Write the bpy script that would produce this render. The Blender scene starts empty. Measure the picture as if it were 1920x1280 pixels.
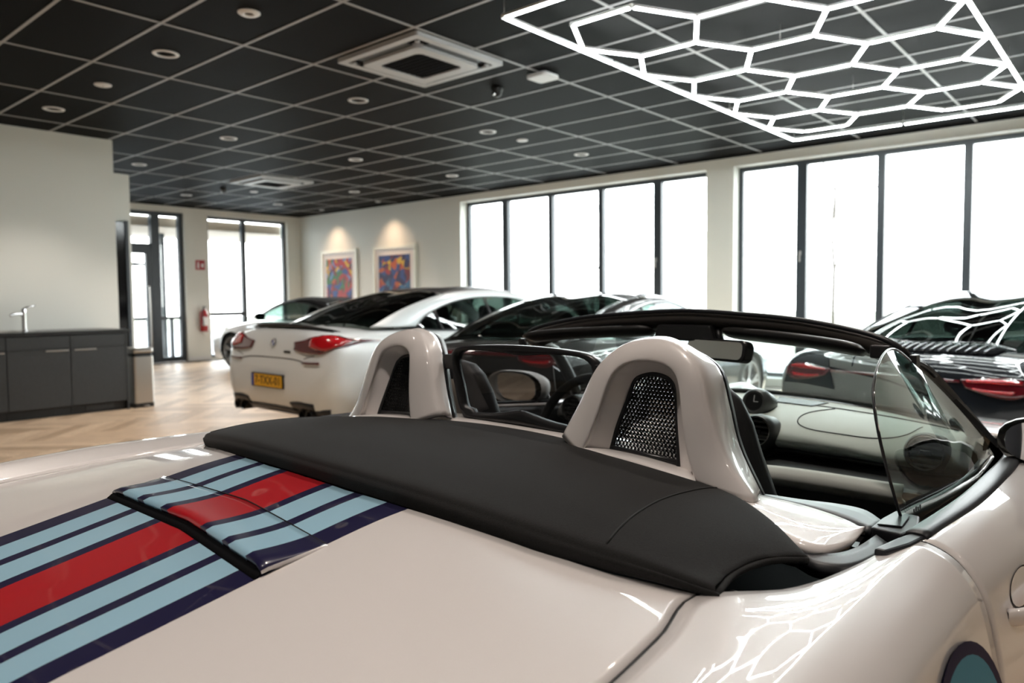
import bpy, bmesh, math, random
from mathutils import Vector, Matrix
from mathutils.bvhtree import BVHTree
random.seed(7)
scene = bpy.context.scene
COL = scene.collection
PI = math.pi
rad = math.radians

# ------------------------------------------------------------------ camera
def cam_axes(yaw, pit, rol):
    cy, sy, cp, sp = math.cos(yaw), math.sin(yaw), math.cos(pit), math.sin(pit)
    f = Vector((sy*cp, cy*cp, sp)); r = Vector((cy, -sy, 0)); u = r.cross(f)
    cr, sr = math.cos(rol), math.sin(rol)
    return cr*r+sr*u, -sr*r+cr*u, f
CR_, CU_, CF_ = cam_axes(rad(-40.8734), rad(-3.2183), rad(-0.5278))
CAM = Vector((0, 0, 1.2)); FPX = 1394.8
cam = bpy.data.cameras.new('camera'); camo = bpy.data.objects.new('camera', cam); COL.objects.link(camo)
camo.matrix_world = Matrix(((CR_.x, CU_.x, -CF_.x, CAM.x), (CR_.y, CU_.y, -CF_.y, CAM.y), (CR_.z, CU_.z, -CF_.z, CAM.z), (0, 0, 0, 1)))
cam.sensor_width = 36; cam.lens = FPX/1920*36; cam.clip_start = 0.05; cam.clip_end = 400
cam.dof.use_dof = True; cam.dof.focus_distance = 1.28; cam.dof.aperture_fstop = 4.5
scene.camera = camo
def project(p):
    d = Vector(p)-CAM; z = d.dot(CF_)
    return (960+FPX*d.dot(CR_)/z, 640-FPX*d.dot(CU_)/z, z)

# ------------------------------------------------------------------ world, light, exposure
w = bpy.data.worlds.new('overcast_sky'); scene.world = w; w.use_nodes = True
nt = w.node_tree; nt.nodes.clear()
wo = nt.nodes.new('ShaderNodeOutputWorld'); wb = nt.nodes.new('ShaderNodeBackground')
tc = nt.nodes.new('ShaderNodeTexCoord'); sx = nt.nodes.new('ShaderNodeSeparateXYZ'); rp = nt.nodes.new('ShaderNodeValToRGB')
nt.links.new(tc.outputs['Generated'], sx.inputs[0]); nt.links.new(sx.outputs['Z'], rp.inputs[0])
rp.color_ramp.elements[0].position = 0.0; rp.color_ramp.elements[0].color = (1, 1, 1, 1)
rp.color_ramp.elements[1].position = 1.0; rp.color_ramp.elements[1].color = (0.72, 0.86, 1.0, 1)
nt.links.new(rp.outputs[0], wb.inputs['Color']); wb.inputs['Strength'].default_value = 5.0
nt.links.new(wb.outputs[0], wo.inputs[0])
vs = scene.view_settings
vs.view_transform = 'Standard'; vs.look = 'None'; vs.gamma = 1.0; vs.use_curve_mapping = False; vs.exposure = 1.4
cy_ = scene.cycles
cy_.max_bounces = 8; cy_.diffuse_bounces = 4; cy_.glossy_bounces = 4; cy_.transmission_bounces = 6; cy_.transparent_max_bounces = 16
cy_.caustics_reflective = False; cy_.caustics_refractive = False; cy_.sample_clamp_indirect = 6.0
cy_.use_denoising = True

def portal(loc, rot, sxx, syy):
    L = bpy.data.lights.new('sky_portal', 'AREA'); L.shape = 'RECTANGLE'; L.size = sxx; L.size_y = syy
    L.cycles.is_portal = True
    o = bpy.data.objects.new('sky_portal', L); COL.objects.link(o); o.location = loc; o.rotation_euler = rot
portal((-7.4, 10.2, 1.6), (PI/2, 0, PI), 5.0, 2.9)
portal((-2.1, 10.2, 1.6), (PI/2, 0, PI), 4.7, 2.9)
portal((-15.2, 7.4, 1.5), (PI/2, 0, -PI/2), 4.6, 3.0)

# ------------------------------------------------------------------ materials
MATS = {}
def mat(name, col=(.8, .8, .8), rough=.5, metal=0., spec=.5, coat=0., coatr=.03, emis=None, estr=0., bump=None, noise=None, sheen=0.):
    m = bpy.data.materials.new(name); m.use_nodes = True; n = m.node_tree; b = n.nodes['Principled BSDF']
    b.inputs['Base Color'].default_value = (*col, 1); b.inputs['Roughness'].default_value = rough; b.inputs['Metallic'].default_value = metal
    b.inputs['Specular IOR Level'].default_value = spec; b.inputs['Coat Weight'].default_value = coat; b.inputs['Coat Roughness'].default_value = coatr
    b.inputs['Sheen Weight'].default_value = sheen
    if emis: b.inputs['Emission Color'].default_value = (*emis, 1); b.inputs['Emission Strength'].default_value = estr
    if noise or bump:
        t = n.nodes.new('ShaderNodeTexCoord')
    if noise:
        sc, amt = noise
        nz = n.nodes.new('ShaderNodeTexNoise'); nz.inputs['Scale'].default_value = sc; nz.inputs['Detail'].default_value = 3
        n.links.new(t.outputs['Object'], nz.inputs['Vector'])
        mx = n.nodes.new('ShaderNodeValToRGB')
        mx.color_ramp.elements[0].position = .3; mx.color_ramp.elements[1].position = .7
        mx.color_ramp.elements[0].color = (*[c*(1-amt) for c in col], 1); mx.color_ramp.elements[1].color = (*[min(1, c*(1+amt)) for c in col], 1)
        n.links.new(nz.outputs['Fac'], mx.inputs[0]); n.links.new(mx.outputs[0], b.inputs['Base Color'])
    if bump:
        sc, st = bump
        nb = n.nodes.new('ShaderNodeTexNoise'); nb.inputs['Scale'].default_value = sc
        n.links.new(t.outputs['Object'], nb.inputs['Vector'])
        bm_ = n.nodes.new('ShaderNodeBump'); bm_.inputs['Strength'].default_value = st; bm_.inputs['Distance'].default_value = .002
        n.links.new(nb.outputs['Fac'], bm_.inputs['Height']); n.links.new(bm_.outputs[0], b.inputs['Normal'])
    MATS[name] = m
    return m
def glassmat(name, tint=(1, 1, 1), f0=.06, rough=0.0):
    m = bpy.data.materials.new(name); m.use_nodes = True; n = m.node_tree; n.nodes.clear()
    o = n.nodes.new('ShaderNodeOutputMaterial'); t = n.nodes.new('ShaderNodeBsdfTransparent'); g = n.nodes.new('ShaderNodeBsdfGlossy')
    f = n.nodes.new('ShaderNodeLayerWeight'); f.inputs['Blend'].default_value = .5; x = n.nodes.new('ShaderNodeMixShader')
    pw = n.nodes.new('ShaderNodeMath'); pw.operation = 'POWER'; pw.inputs[1].default_value = 5.0
    ma = n.nodes.new('ShaderNodeMath'); ma.operation = 'MULTIPLY_ADD'; ma.inputs[1].default_value = 1-f0; ma.inputs[2].default_value = f0
    t.inputs[0].default_value = (*tint, 1); g.inputs['Roughness'].default_value = rough
    n.links.new(f.outputs['Facing'], pw.inputs[0]); n.links.new(pw.outputs[0], ma.inputs[0])
    n.links.new(ma.outputs[0], x.inputs[0]); n.links.new(t.outputs[0], x.inputs[1]); n.links.new(g.outputs[0], x.inputs[2]); n.links.new(x.outputs[0], o.inputs[0])
    MATS[name] = m
    return m
M = MATS
mat('wall_paint', (.79, .80, .745), .75, bump=(220, .05))
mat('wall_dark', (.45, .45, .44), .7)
mat('white_trim', (.80, .80, .78), .5)
mat('frame_dark', (.035, .045, .055), .4)
mat('tile_dark', (.0035, .0034, .0032), .6, spec=.04, bump=(350, .15), noise=(40, .15))
mat('grid_bar', (.38, .38, .38), .45)
mat('ac_panel', (.55, .56, .57), .4)
mat('grout', (.10, .075, .05), .8)
mat('white_plastic', (.8, .8, .8), .4)
mat('black_plastic', (.012, .012, .013), .35)
mat('black_matt', (.008, .008, .009), .8, spec=.05)
mat('chrome', (.85, .85, .86), .08, 1.0)
mat('steel', (.60, .58, .55), .28, 1.0)
mat('lamp_on', (1, 1, 1), .4, emis=(1, .86, .70), estr=14.)
mat('hex_led', (1, 1, 1), .4, emis=(.93, 1., .99), estr=22.)
mat('cabinet', (.040, .043, .045), .45, noise=(30, .08))
mat('cabinet_kick', (.006, .006, .006), .5)
mat('worktop', (.02, .021, .022), .3)
mat('frame_white', (.82, .84, .76), .4)
mat('matboard', (.80, .76, .74), .8)
mat('red_ext', (.36, .012, .015), .3, coat=.5)
mat('red_sign', (.40, .02, .03), .5)
mat('grass', (.25, .24, .18), .9, noise=(2, .3))
mat('asphalt', (.30, .30, .30), .9)
mat('bark', (.075, .065, .055), .9)
mat('porch', (.55, .45, .36), .7)
mat('brown_wood', (.28, .13, .05), .6)
glassmat('window_glass', (.97, .99, .98))
glassmat('side_glass', (.74, .84, .80), .13)
glassmat('screen_glass', (.80, .88, .86))
glassmat('deflector_glass', (.36, .36, .37))
glassmat('car_glass', (.16, .19, .18))
glassmat('car_glass_mid', (.24, .29, .27))
glassmat('car_glass_clear', (.45, .52, .50))
mat('paint_cream', (.77, .725, .70), .35, coat=1.0, coatr=.02)
mat('paint_silver', (.76, .79, .79), .4, 0., coat=.7, coatr=.1)
mat('paint_white', (.78, .79, .80), .35, coat=1.0)
mat('paint_graphite', (.030, .028, .027), .3, .2, spec=.05, coat=1.0)
mat('paint_black', (.010, .012, .015), .3, spec=.05, coat=1.0)
mat('fabric', (.0085, .0083, .0081), .95, bump=(900, .6), noise=(700, .45), sheen=.04)
mat('leather_light', (.60, .63, .59), .6, bump=(600, .15))
mat('leather_dark', (.016, .016, .017), .5, bump=(500, .15))
mat('vent_grey', (.06, .06, .06), .4)
mat('leather_brown', (.16, .14, .12), .45)
mat('header', (.055, .048, .043), .45)
mat('rubber', (.014, .015, .018), .42)
mat('visor', (.016, .0155, .015), .42)
mat('tyre', (.018, .018, .018), .85)
mat('alloy', (.45, .45, .46), .3, .9)
mat('alloy_dark', (.10, .10, .10), .35, .8)
mat('lamp_red', (.45, .008, .012), .12, coat=1.0)
mat('lamp_dark_red', (.10, .006, .010), .12, coat=1.0)
mat('lamp_clear', (.55, .56, .57), .1, coat=1.0)
mat('plate_yellow', (.75, .40, .015), .5)
mat('plate_blue', (.02, .05, .30), .5)
mat('ink', (.01, .01, .01), .6)
mat('seam', (.006, .006, .006), .7)
mat('mesh_metal', (.02, .02, .02), .22, .6)
mat('mirror_glass', (.8, .82, .85), .02, 1.0)
mat('texture_cap', (.55, .56, .54), .45, bump=(900, .5))
mat('dark_window', (.004, .004, .005), .1)
mat('navy', (.012, .010, .05), .55, spec=.1)
mat('sky_blue', (.07, .28, .40), .55, spec=.1)

# ------------------------------------------------------------------ helpers
def tag(o, label=None, cat=None, group=None, kind=None):
    if label: o['label'] = label
    if cat: o['category'] = cat
    if group: o['group'] = group
    if kind: o['kind'] = kind
    return o
def empty(name, loc=(0, 0, 0), rz=0., label=None, cat=None, group=None, kind=None):
    o = bpy.data.objects.new(name, None); COL.objects.link(o); o.location = loc; o.rotation_euler = (0, 0, rz)
    o.empty_display_size = .1
    return tag(o, label, cat, group, kind)
def link(name, me, m=None, parent=None):
    if m is not None and len(me.materials) == 0:
        for q in (m if isinstance(m, (list, tuple)) else [m]): me.materials.append(MATS[q] if isinstance(q, str) else q)
    o = bpy.data.objects.new(name, me); COL.objects.link(o)
    if parent: o.parent = parent
    return o
def mk(name, verts, faces, m, parent=None, smooth=True, thick=0, off=-1, bevel=0, angle=None, weld=False):
    me = bpy.data.meshes.new(name); me.from_pydata([tuple(v) for v in verts], [], faces); me.update()
    if weld:
        bm = bmesh.new(); bm.from_mesh(me); bmesh.ops.remove_doubles(bm, verts=bm.verts, dist=1e-5); bm.to_mesh(me); bm.free()
    if smooth: me.polygons.foreach_set('use_smooth', [True]*len(me.polygons))
    o = link(name, me, m, parent)
    if thick:
        s = o.modifiers.new('thickness', 'SOLIDIFY'); s.thickness = thick; s.offset = off
    if bevel:
        b = o.modifiers.new('bevel', 'BEVEL'); b.width = bevel; b.segments = 2; b.limit_method = 'ANGLE'
    if angle: me.set_sharp_from_angle(angle=rad(angle))
    return o
def cr(pts, n, closed=False):
    """Catmull-Rom through pts, n samples, uniform in parameter."""
    P = [Vector(p) for p in pts]; k = len(P)
    seg = k if closed else k-1
    out = []
    for i in range(n):
        t = i*seg/(n if closed else n-1); a = min(int(t), seg-1); t -= a
        if closed: p0, p1, p2, p3 = P[(a-1) % k], P[a % k], P[(a+1) % k], P[(a+2) % k]
        else:
            p1, p2 = P[a], P[a+1]
            p0 = P[a-1] if a > 0 else 2*p1-p2
            p3 = P[a+2] if a+2 < k else 2*p2-p1
        out.append(.5*((2*p1)+(p2-p0)*t+(2*p0-5*p1+4*p2-p3)*t*t+(3*p1-p0-3*p2+p3)*t**3))
    return out
def arc(pts, n, closed=False):
    """Catmull-Rom then evenly spaced by length."""
    d = cr(pts, max(200, n*6), closed)
    if closed: d.append(d[0])
    L = [0.]
    for i in range(1, len(d)): L.append(L[-1]+(d[i]-d[i-1]).length)
    out = []; j = 0
    for i in range(n):
        t = L[-1]*i/(n if closed else n-1)
        while j < len(L)-2 and L[j+1] < t: j += 1
        out.append(d[j].lerp(d[j+1], (t-L[j])/max(1e-9, L[j+1]-L[j])))
    return out
def grid_faces(nr, nc, close_r=False, close_c=False, flip=False):
    f = []
    for i in range(nr if close_r else nr-1):
        for j in range(nc if close_c else nc-1):
            q = (i*nc+j, i*nc+(j+1) % nc, ((i+1) % nr)*nc+(j+1) % nc, ((i+1) % nr)*nc+j)
            f.append(q[::-1] if flip else q)
    return f
def loft(curves, n, m, even=False):
    """rows: m rows through the curves, each n points"""
    C = [(arc if even else cr)(c, n) for c in curves]
    cols = [cr([C[i][j] for i in range(len(C))], m) if len(C) > 2 else [C[0][j].lerp(C[1][j], i/(m-1)) for i in range(m)] for j in range(n)]
    return [cols[j][i] for i in range(m) for j in range(n)], m, n
def lofted(name, curves, n, m, material, parent, mirror=False, flip=False, **k):
    V, r, c = loft(curves, n, m)
    F = grid_faces(r, c, flip=flip)
    if mirror:
        V = [Vector((-v.x, v.y, v.z)) for v in V]; F = [f[::-1] for f in F]
    return mk(name, V, F, material, parent, **k)
def mirx(pts): return [Vector((-p[0], p[1], p[2])) for p in pts]
def boxm(V, F, x0, x1, y0, y1, z0, z1):
    b = len(V)
    V += [(x, y, z) for z in (z0, z1) for x, y in ((x0, y0), (x1, y0), (x1, y1), (x0, y1))]
    F += [tuple(b+i for i in f) for f in ((3, 2, 1, 0), (4, 5, 6, 7), (0, 1, 5, 4), (1, 2, 6, 5), (2, 3, 7, 6), (3, 0, 4, 7))]
def box(name, x0, x1, y0, y1, z0, z1, m, parent=None, bevel=0., smooth=False):
    V, F = [], []; boxm(V, F, min(x0, x1), max(x0, x1), min(y0, y1), max(y0, y1), min(z0, z1), max(z0, z1))
    return mk(name, V, F, m, parent, smooth=smooth, bevel=bevel)
def tube_geo(path, r, seg=10, closed=False, V=None, F=None):
    V = [] if V is None else V; F = [] if F is None else F
    n = len(path); P = [Vector(p) for p in path]; up = None; base = len(V)
    for i in range(n):
        a = P[i-1] if (i > 0 or closed) else P[i]; b = P[(i+1) % n] if (i < n-1 or closed) else P[i]
        t = (b-a).normalized()
        if up is None: up = Vector((0, 0, 1)) if abs(t.z) < .9 else Vector((1, 0, 0))
        s = t.cross(up).normalized(); up = s.cross(t).normalized()
        rr = r(i/(n-1)) if callable(r) else r
        for k in range(seg):
            an = 2*PI*k/seg; V.append(P[i]+s*math.cos(an)*rr+up*math.sin(an)*rr)
    for i in range(n if closed else n-1):
        for k in range(seg):
            F.append((base+i*seg+k, base+i*seg+(k+1) % seg, base+((i+1) % n)*seg+(k+1) % seg, base+((i+1) % n)*seg+k))
    if not closed:
        F.append(tuple(base+k for k in range(seg))[::-1]); F.append(tuple(base+(n-1)*seg+k for k in range(seg)))
    return V, F
def tube(name, path, r, m, parent=None, seg=10, closed=False, smooth=True):
    V, F = tube_geo(path, r, seg, closed)
    return mk(name, V, F, m, parent, smooth=smooth)
def lathe_geo(prof, seg=24, axis='z', c=(0, 0, 0)):
    V = []; c = Vector(c)
    for r, h in prof:
        for k in range(seg):
            a = 2*PI*k/seg; x, y = r*math.cos(a), r*math.sin(a)
            V.append(c+(Vector((x, y, h)) if axis == 'z' else Vector((h, x, y)) if axis == 'x' else Vector((x, h, y))))
    F = grid_faces(len(prof), seg, close_c=True, flip=(axis == 'y'))
    return V, F
def lathe(name, prof, m, parent=None, seg=24, axis='z', c=(0, 0, 0), smooth=True, angle=40):
    V, F = lathe_geo(prof, seg, axis, c)
    return mk(name, V, F, m, parent, smooth=smooth, angle=angle)
def prism(name, poly, y0, y1, m, parent=None, axis='y', smooth=False, bevel=0):
    """poly of 2D points extruded along axis"""
    n = len(poly)
    def p3(a, b, h): return (a, h, b) if axis == 'y' else (h, a, b) if axis == 'x' else (a, b, h)
    V = [p3(a, b, y0) for a, b in poly]+[p3(a, b, y1) for a, b in poly]
    F = [tuple(range(n)), tuple(range(2*n-1, n-1, -1))]+[(i, n+i, n+(i+1) % n, (i+1) % n) for i in range(n)]
    o = mk(name, V, F, m, parent, smooth=smooth, bevel=bevel)
    bm = bmesh.new(); bm.from_mesh(o.data); bmesh.ops.recalc_face_normals(bm, faces=bm.faces); bm.to_mesh(o.data); bm.free()
    return o
def rrect(x0, x1, z0, z1, r, n=5):
    out = []
    for cx, cz, a0 in ((x1-r, z1-r, 0), (x0+r, z1-r, 90), (x0+r, z0+r, 180), (x1-r, z0+r, 270)):
        for i in range(n): a = rad(a0+90*i/(n-1)); out.append((cx+r*math.cos(a), cz+r*math.sin(a)))
    return out
def textmesh(name, s, size, m, parent, mtx, extrude=.001):
    c = bpy.data.curves.new(name, 'FONT'); c.body = s; c.size = size; c.align_x = 'CENTER'; c.align_y = 'CENTER'; c.extrude = extrude; c.resolution_u = 2
    t = bpy.data.objects.new('tmp', c); COL.objects.link(t); bpy.context.view_layer.update()
    me = bpy.data.meshes.new_from_object(t); bpy.data.objects.remove(t); bpy.data.curves.remove(c)
    me.transform(mtx)
    me.materials.clear()
    return link(name, me, m, parent)
def copy_tree(o, parent=None, loc=None, rz=None, label=None):
    c = o.copy(); COL.objects.link(c)
    if parent: c.parent = parent
    if loc is not None: c.location = loc
    if rz is not None: c.rotation_euler = (0, 0, rz)
    if label: c['label'] = label
    for ch in [q for q in bpy.data.objects if q.parent == o]: copy_tree(ch, c)
    return c

# ------------------------------------------------------------------ the room
CEIL = 3.165; GX, GY = -4.099, 2.4445
X_FAR, Y_WIN = -15.1, 9.95
XR, YB = 7.0, -5.5            # right and rear walls behind the photographer

def stripemat():
    """cream paint with the racing stripes, laid out across the car (object x)"""
    m = bpy.data.materials.new('paint_striped'); m.use_nodes = True; n = m.node_tree; b = n.nodes['Principled BSDF']
    b.inputs['Roughness'].default_value = .35; b.inputs['Coat Weight'].default_value = 1.0; b.inputs['Coat Roughness'].default_value = .02
    t = n.nodes.new('ShaderNodeTexCoord'); s = n.nodes.new('ShaderNodeSeparateXYZ'); n.links.new(t.outputs['Object'], s.inputs[0])
    a = n.nodes.new('ShaderNodeMath'); a.operation = 'ABSOLUTE'; n.links.new(s.outputs['X'], a.inputs[0])
    r = n.nodes.new('ShaderNodeValToRGB'); r.color_ramp.interpolation = 'CONSTANT'
    cream, navy, blue, red, pale = (.77, .725, .70, 1), (.012, .010, .05, 1), (.37, .61, .75, 1), (.48, .008, .016, 1), (.55, .55, .53, 1)
    stops = [(0, red), (.0615, navy), (.083, blue), (.145, navy), (.169, blue), (.230, navy), (.277, cream)]
    e = r.color_ramp.elements
    while len(e) > 1: e.remove(e[-1])
    e[0].position, e[0].color = 0, red
    for p, c in stops[1:]:
        k = e.new(p); k.color = c
    n.links.new(a.outputs[0], r.inputs[0]); n.links.new(r.outputs[0], b.inputs['Base Color'])
    MATS['paint_striped'] = m
stripemat()
def woodmat(name, c):
    m = bpy.data.materials.new(name); m.use_nodes = True; n = m.node_tree; b = n.nodes['Principled BSDF']
    t = n.nodes.new('ShaderNodeTexCoord'); mp = n.nodes.new('ShaderNodeMapping'); mp.inputs['Scale'].default_value = (3, 30, 3)
    z = n.nodes.new('ShaderNodeTexNoise'); z.inputs['Scale'].default_value = 2.2; z.inputs['Detail'].default_value = 6
    r = n.nodes.new('ShaderNodeValToRGB')
    r.color_ramp.elements[0].position = .35; r.color_ramp.elements[1].position = .7
    r.color_ramp.elements[0].color = (*[q*.80 for q in c], 1); r.color_ramp.elements[1].color = (*[min(1, q*1.1) for q in c], 1)
    n.links.new(t.outputs['Object'], mp.inputs[0]); n.links.new(mp.outputs[0], z.inputs['Vector']); n.links.new(z.outputs[0], r.inputs[0]); n.links.new(r.outputs[0], b.inputs['Base Color'])
    b.inputs['Roughness'].default_value = .42; b.inputs['Specular IOR Level'].default_value = .25
    MATS[name] = m
for i, c in enumerate(((.62, .46, .315), (.49, .355, .235), (.70, .53, .37))): woodmat('oak_%d' % i, c)

floor = box('floor', X_FAR-.3, XR, YB, Y_WIN+.3, -.12, -.012, 'grout'); tag(floor, kind='structure')
def planks():
    W, L = .14, .84; g = .0012
    def pm(i):
        x, y = L/2-g, W/2-g; b = .0022
        V = [(-x, -y, -.012), (x, -y, -.012), (x, y, -.012), (-x, y, -.012), (-x, -y, -.0018), (x, -y, -.0018), (x, y, -.0018), (-x, y, -.0018),
             (-x+b, -y+b, 0), (x-b, -y+b, 0), (x-b, y-b, 0), (-x+b, y-b, 0)]
        F = [(0, 1, 5, 4), (1, 2, 6, 5), (2, 3, 7, 6), (3, 0, 4, 7), (4, 5, 9, 8), (5, 6, 10, 9), (6, 7, 11, 10), (7, 4, 8, 11), (8, 9, 10, 11)]
        me = bpy.data.meshes.new('plank'); me.from_pydata(V, [], F); me.materials.append(M['oak_%d' % i]); return me, V, F
    meshes = [pm(i) for i in range(3)]
    c45 = math.cos(PI/4); rows = []
    x0, x1, y0, y1 = X_FAR, XR, YB, Y_WIN
    for i in range(-200, 200):
        for j in range(-30, 30):
            for hv in (0, 1):
                a, b = i*W+j*L, i*W-j*L
                ca, cb = (a+L/2, b+W/2) if hv == 0 else (a+W/2, b+W+L/2)
                X = ca*c45-cb*c45-5; Y = ca*c45+cb*c45+3
                if x0+.3 < X < x1-.3 and y0+.3 < Y < y1-.3:
                    rows.append((X, Y, PI/4+(PI/2 if hv else 0)))
    near = []; rest = []
    for q in rows:
        px, py, z = project((q[0], q[1], 0))
        seen = z > .3 and -40 < px < 680 and 660 < py < 905 and not (py > 830+max(0, 345-px)*.145+20)
        (near if seen else rest).append((q, z))
    near.sort(key=lambda t: t[1]); rest += near[295:]; near = near[:295]
    for (X, Y, a), z in near:
        o = bpy.data.objects.new('plank', random.choice(meshes)[0]); COL.objects.link(o); o.parent = floor
        o.location = (X, Y, 0); o.rotation_euler = (0, 0, a)
    V, F, mi = [], [], []
    _, pv, pf = meshes[0]
    for (X, Y, a), z in rest:
        b = len(V); c, s = math.cos(a), math.sin(a); k = random.randrange(3)
        V += [(X+c*p[0]-s*p[1], Y+s*p[0]+c*p[1], p[2]) for p in pv]
        F += [tuple(b+q for q in f) for f in pf]; mi += [k]*len(pf)
    o = mk('plank_field', V, F, ['oak_0', 'oak_1', 'oak_2'], floor, smooth=False); o.data.polygons.foreach_set('material_index', mi)
    tag(o, kind='stuff')
planks()

# ceiling: slab, dark tiles and pale grid
ceiling = box('ceiling', X_FAR-.3, XR, YB, Y_WIN+.3, CEIL+.03, CEIL+.15, 'tile_dark'); tag(ceiling, kind='structure')
def ceil_tiles():
    bxs = []
    i0, i1 = math.floor((X_FAR-GX)/1.25), math.ceil((XR-GX)/1.25); j0, j1 = math.floor((YB-GY)/.625), math.ceil((Y_WIN-GY)/.625)
    me = None; rest = []
    V, F = [], []; boxm(V, F, -.611, .611, -.2985, .2985, 0, .018)
    me = bpy.data.meshes.new('ceiling_tile'); me.from_pydata(V, [], F); me.materials.append(M['tile_dark'])
    for i in range(i0, i1):
        for j in range(j0, j1):
            X, Y = GX+1.25*(i+.5), GY+.625*(j+.5)
            vis = False
            if X-.62 > X_FAR and X+.62 < XR and Y-.31 > YB and Y+.31 < Y_WIN:
                for dx in (-.6, 0, .6):
                    for dy in (-.3, .3):
                        px, py, z = project((X+dx, Y+dy, CEIL))
                        if z > .2 and -10 < px < 1930 and -10 < py < 420: vis = True
            if vis:
                o = bpy.data.objects.new('ceiling_tile', me); COL.objects.link(o); o.parent = ceiling; o.location = (X, Y, CEIL)
            else: rest.append((max(X-.611, X_FAR), min(X+.611, XR), max(Y-.2985, YB), min(Y+.2985, Y_WIN)))
    V, F = [], []
    for a, b, c, d in rest:
        if b > a and d > c: boxm(V, F, a, b, c, d, CEIL, CEIL+.018)
    tag(mk('ceiling_tile_field', V, F, 'tile_dark', ceiling, smooth=False), kind='stuff')
    for i in range(i0, i1+1):
        X = GX+1.25*i
        if X_FAR < X < XR: box('grid_bar', X-.012, X+.012, YB, Y_WIN, CEIL-.004, CEIL+.012, 'grid_bar', ceiling)
    for j in range(j0, j1+1):
        Y = GY+.625*j
        if YB < Y < Y_WIN: box('grid_bar', X_FAR, XR, Y-.012, Y+.012, CEIL-.0035, CEIL+.012, 'grid_bar', ceiling)
ceil_tiles()
box('edge_trim', X_FAR, XR, Y_WIN-.03, Y_WIN, CEIL-.02, CEIL+.01, 'black_matt', ceiling)
box('edge_trim', X_FAR, X_FAR+.03, 4.0, Y_WIN-.03, CEIL-.02, CEIL+.01, 'black_matt', ceiling)

# walls
def wall(name, boxes, m='wall_paint'):
    V, F = [], []
    for b in boxes: boxm(V, F, *b[:4], -.12 if b[4] == 0 else b[4], b[5])
    return tag(mk(name, V, F, m, smooth=False), kind='structure')
W1, W2, ZT, ZB = (-9.86, -4.91), (-4.50, .24), 3.02, .10
HW = CEIL+.03
wall('wall_back', [(X_FAR-.3, W1[0], Y_WIN, Y_WIN+.35, 0, HW), (W1[1], W2[0], Y_WIN, Y_WIN+.35, 0, HW), (W2[1], XR+.2, Y_WIN, Y_WIN+.35, 0, HW),
     (W1[0], W1[1], Y_WIN, Y_WIN+.35, ZT, HW), (W2[0], W2[1], Y_WIN, Y_WIN+.35, ZT, HW), (W1[0], W1[1], Y_WIN, Y_WIN+.35, 0, ZB), (W2[0], W2[1], Y_WIN, Y_WIN+.35, 0, ZB)])
D1, D2 = (5.2, 7.22), (7.72, 9.62)
wall('wall_left', [(X_FAR-.3, X_FAR, 2.0, D1[0], 0, HW), (X_FAR-.3, X_FAR, D1[1], D2[0], 0, HW), (X_FAR-.3, X_FAR, D2[1], Y_WIN, 0, HW),
     (X_FAR-.3, X_FAR, D1[0], D1[1], 3.03, HW), (X_FAR-.3, X_FAR, D2[0], D2[1], 3.02, HW), (X_FAR-.3, X_FAR, D2[0], D2[1], 0, .03)])
wall('wall_kitchen', [(-9.75, -9.6, YB, 3.745, 0, HW)])
part = wall('wall_partition', [(-10.55, -10.40, 2.0, 4.25, 0, 2.905)])
wall('wall_hall', [(X_FAR, -9.75, 2.0-.15, 2.0, 0, HW)])
dk = empty('door_2', (-10.4, 4.17, 0), kind='structure')
box('door_leaf', -.02, .05, -.95, 0, .01, 2.27, 'dark_window', dk)
box('door_post', -.02, .07, -.02, .02, .01, 2.29, 'frame_dark', dk)
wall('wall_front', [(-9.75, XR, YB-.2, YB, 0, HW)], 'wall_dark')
RW = (-2.0, 8.2)
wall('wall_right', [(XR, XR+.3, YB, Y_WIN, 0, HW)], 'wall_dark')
for nme, b in (('baseboard_left', (X_FAR, X_FAR+.012, D1[1]+.01, D2[0], 0, .08)), ('baseboard_back', (X_FAR+.013, W1[0], Y_WIN-.012, Y_WIN, 0, .08)), ('baseboard_kitchen', (-9.6, -9.588, YB, .9, 0, .08))):
    tag(box(nme, *b, 'white_trim'), kind='structure')

# windows: frame bars, panes, handles
def win(name, axis, plane, a0, a1, z0, z1, bars, fw=.06, d=.07, transoms=(), handles=(), wide=()):
    """axis 'x': the window runs along x at y=plane (frame behind plane)"""
    e = empty(name, (0, 0, 0), kind='structure')
    def bx(nm, a, b, c0, c1, m, dd0=0., dd1=d):
        if axis == 'x': return box(nm, a, b, plane+dd0, plane+dd1, c0, c1, m, e)
        return box(nm, plane-dd1*SGN[name], plane-dd0*SGN[name], a, b, c0, c1, m, e)
    bx('frame_bar', a0, a1, z1-fw, z1, 'frame_dark'); bx('frame_bar', a0, a1, z0, z0+fw, 'frame_dark')
    bx('frame_bar', a0, a0+fw, z0+fw, z1-fw, 'frame_dark'); bx('frame_bar', a1-fw, a1, z0+fw, z1-fw, 'frame_dark')
    edges = [a0+fw/2]+list(bars)+[a1-fw/2]
    for b in bars:
        h = .066 if b in wide else .044
        bx('mullion', b-h, b+h, z0+fw, z1-fw, 'frame_dark', -.012, d+.012)
    for i in range(len(edges)-1):
        bx('pane', edges[i], edges[i+1], z0+fw/2, z1-fw/2, 'window_glass', d*.45, d*.45+.006)
    for (a, b, z) in transoms: bx('transom', a, b, z-.04, z+.04, 'frame_dark', -.006, d+.006)
    for b, z in handles:
        if axis == 'x':
            h = box('handle', b-.012, b+.012, plane-.05, plane-.034, z-.10, z+.035, 'steel', e, bevel=.003)
            box('handle_plate', b-.015, b+.015, plane-.034, plane-.012, z-.01, z+.05, 'steel', h)
    return e
SGN = {'window_3': 1, 'door_1': 1, 'window_4': -1}
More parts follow.
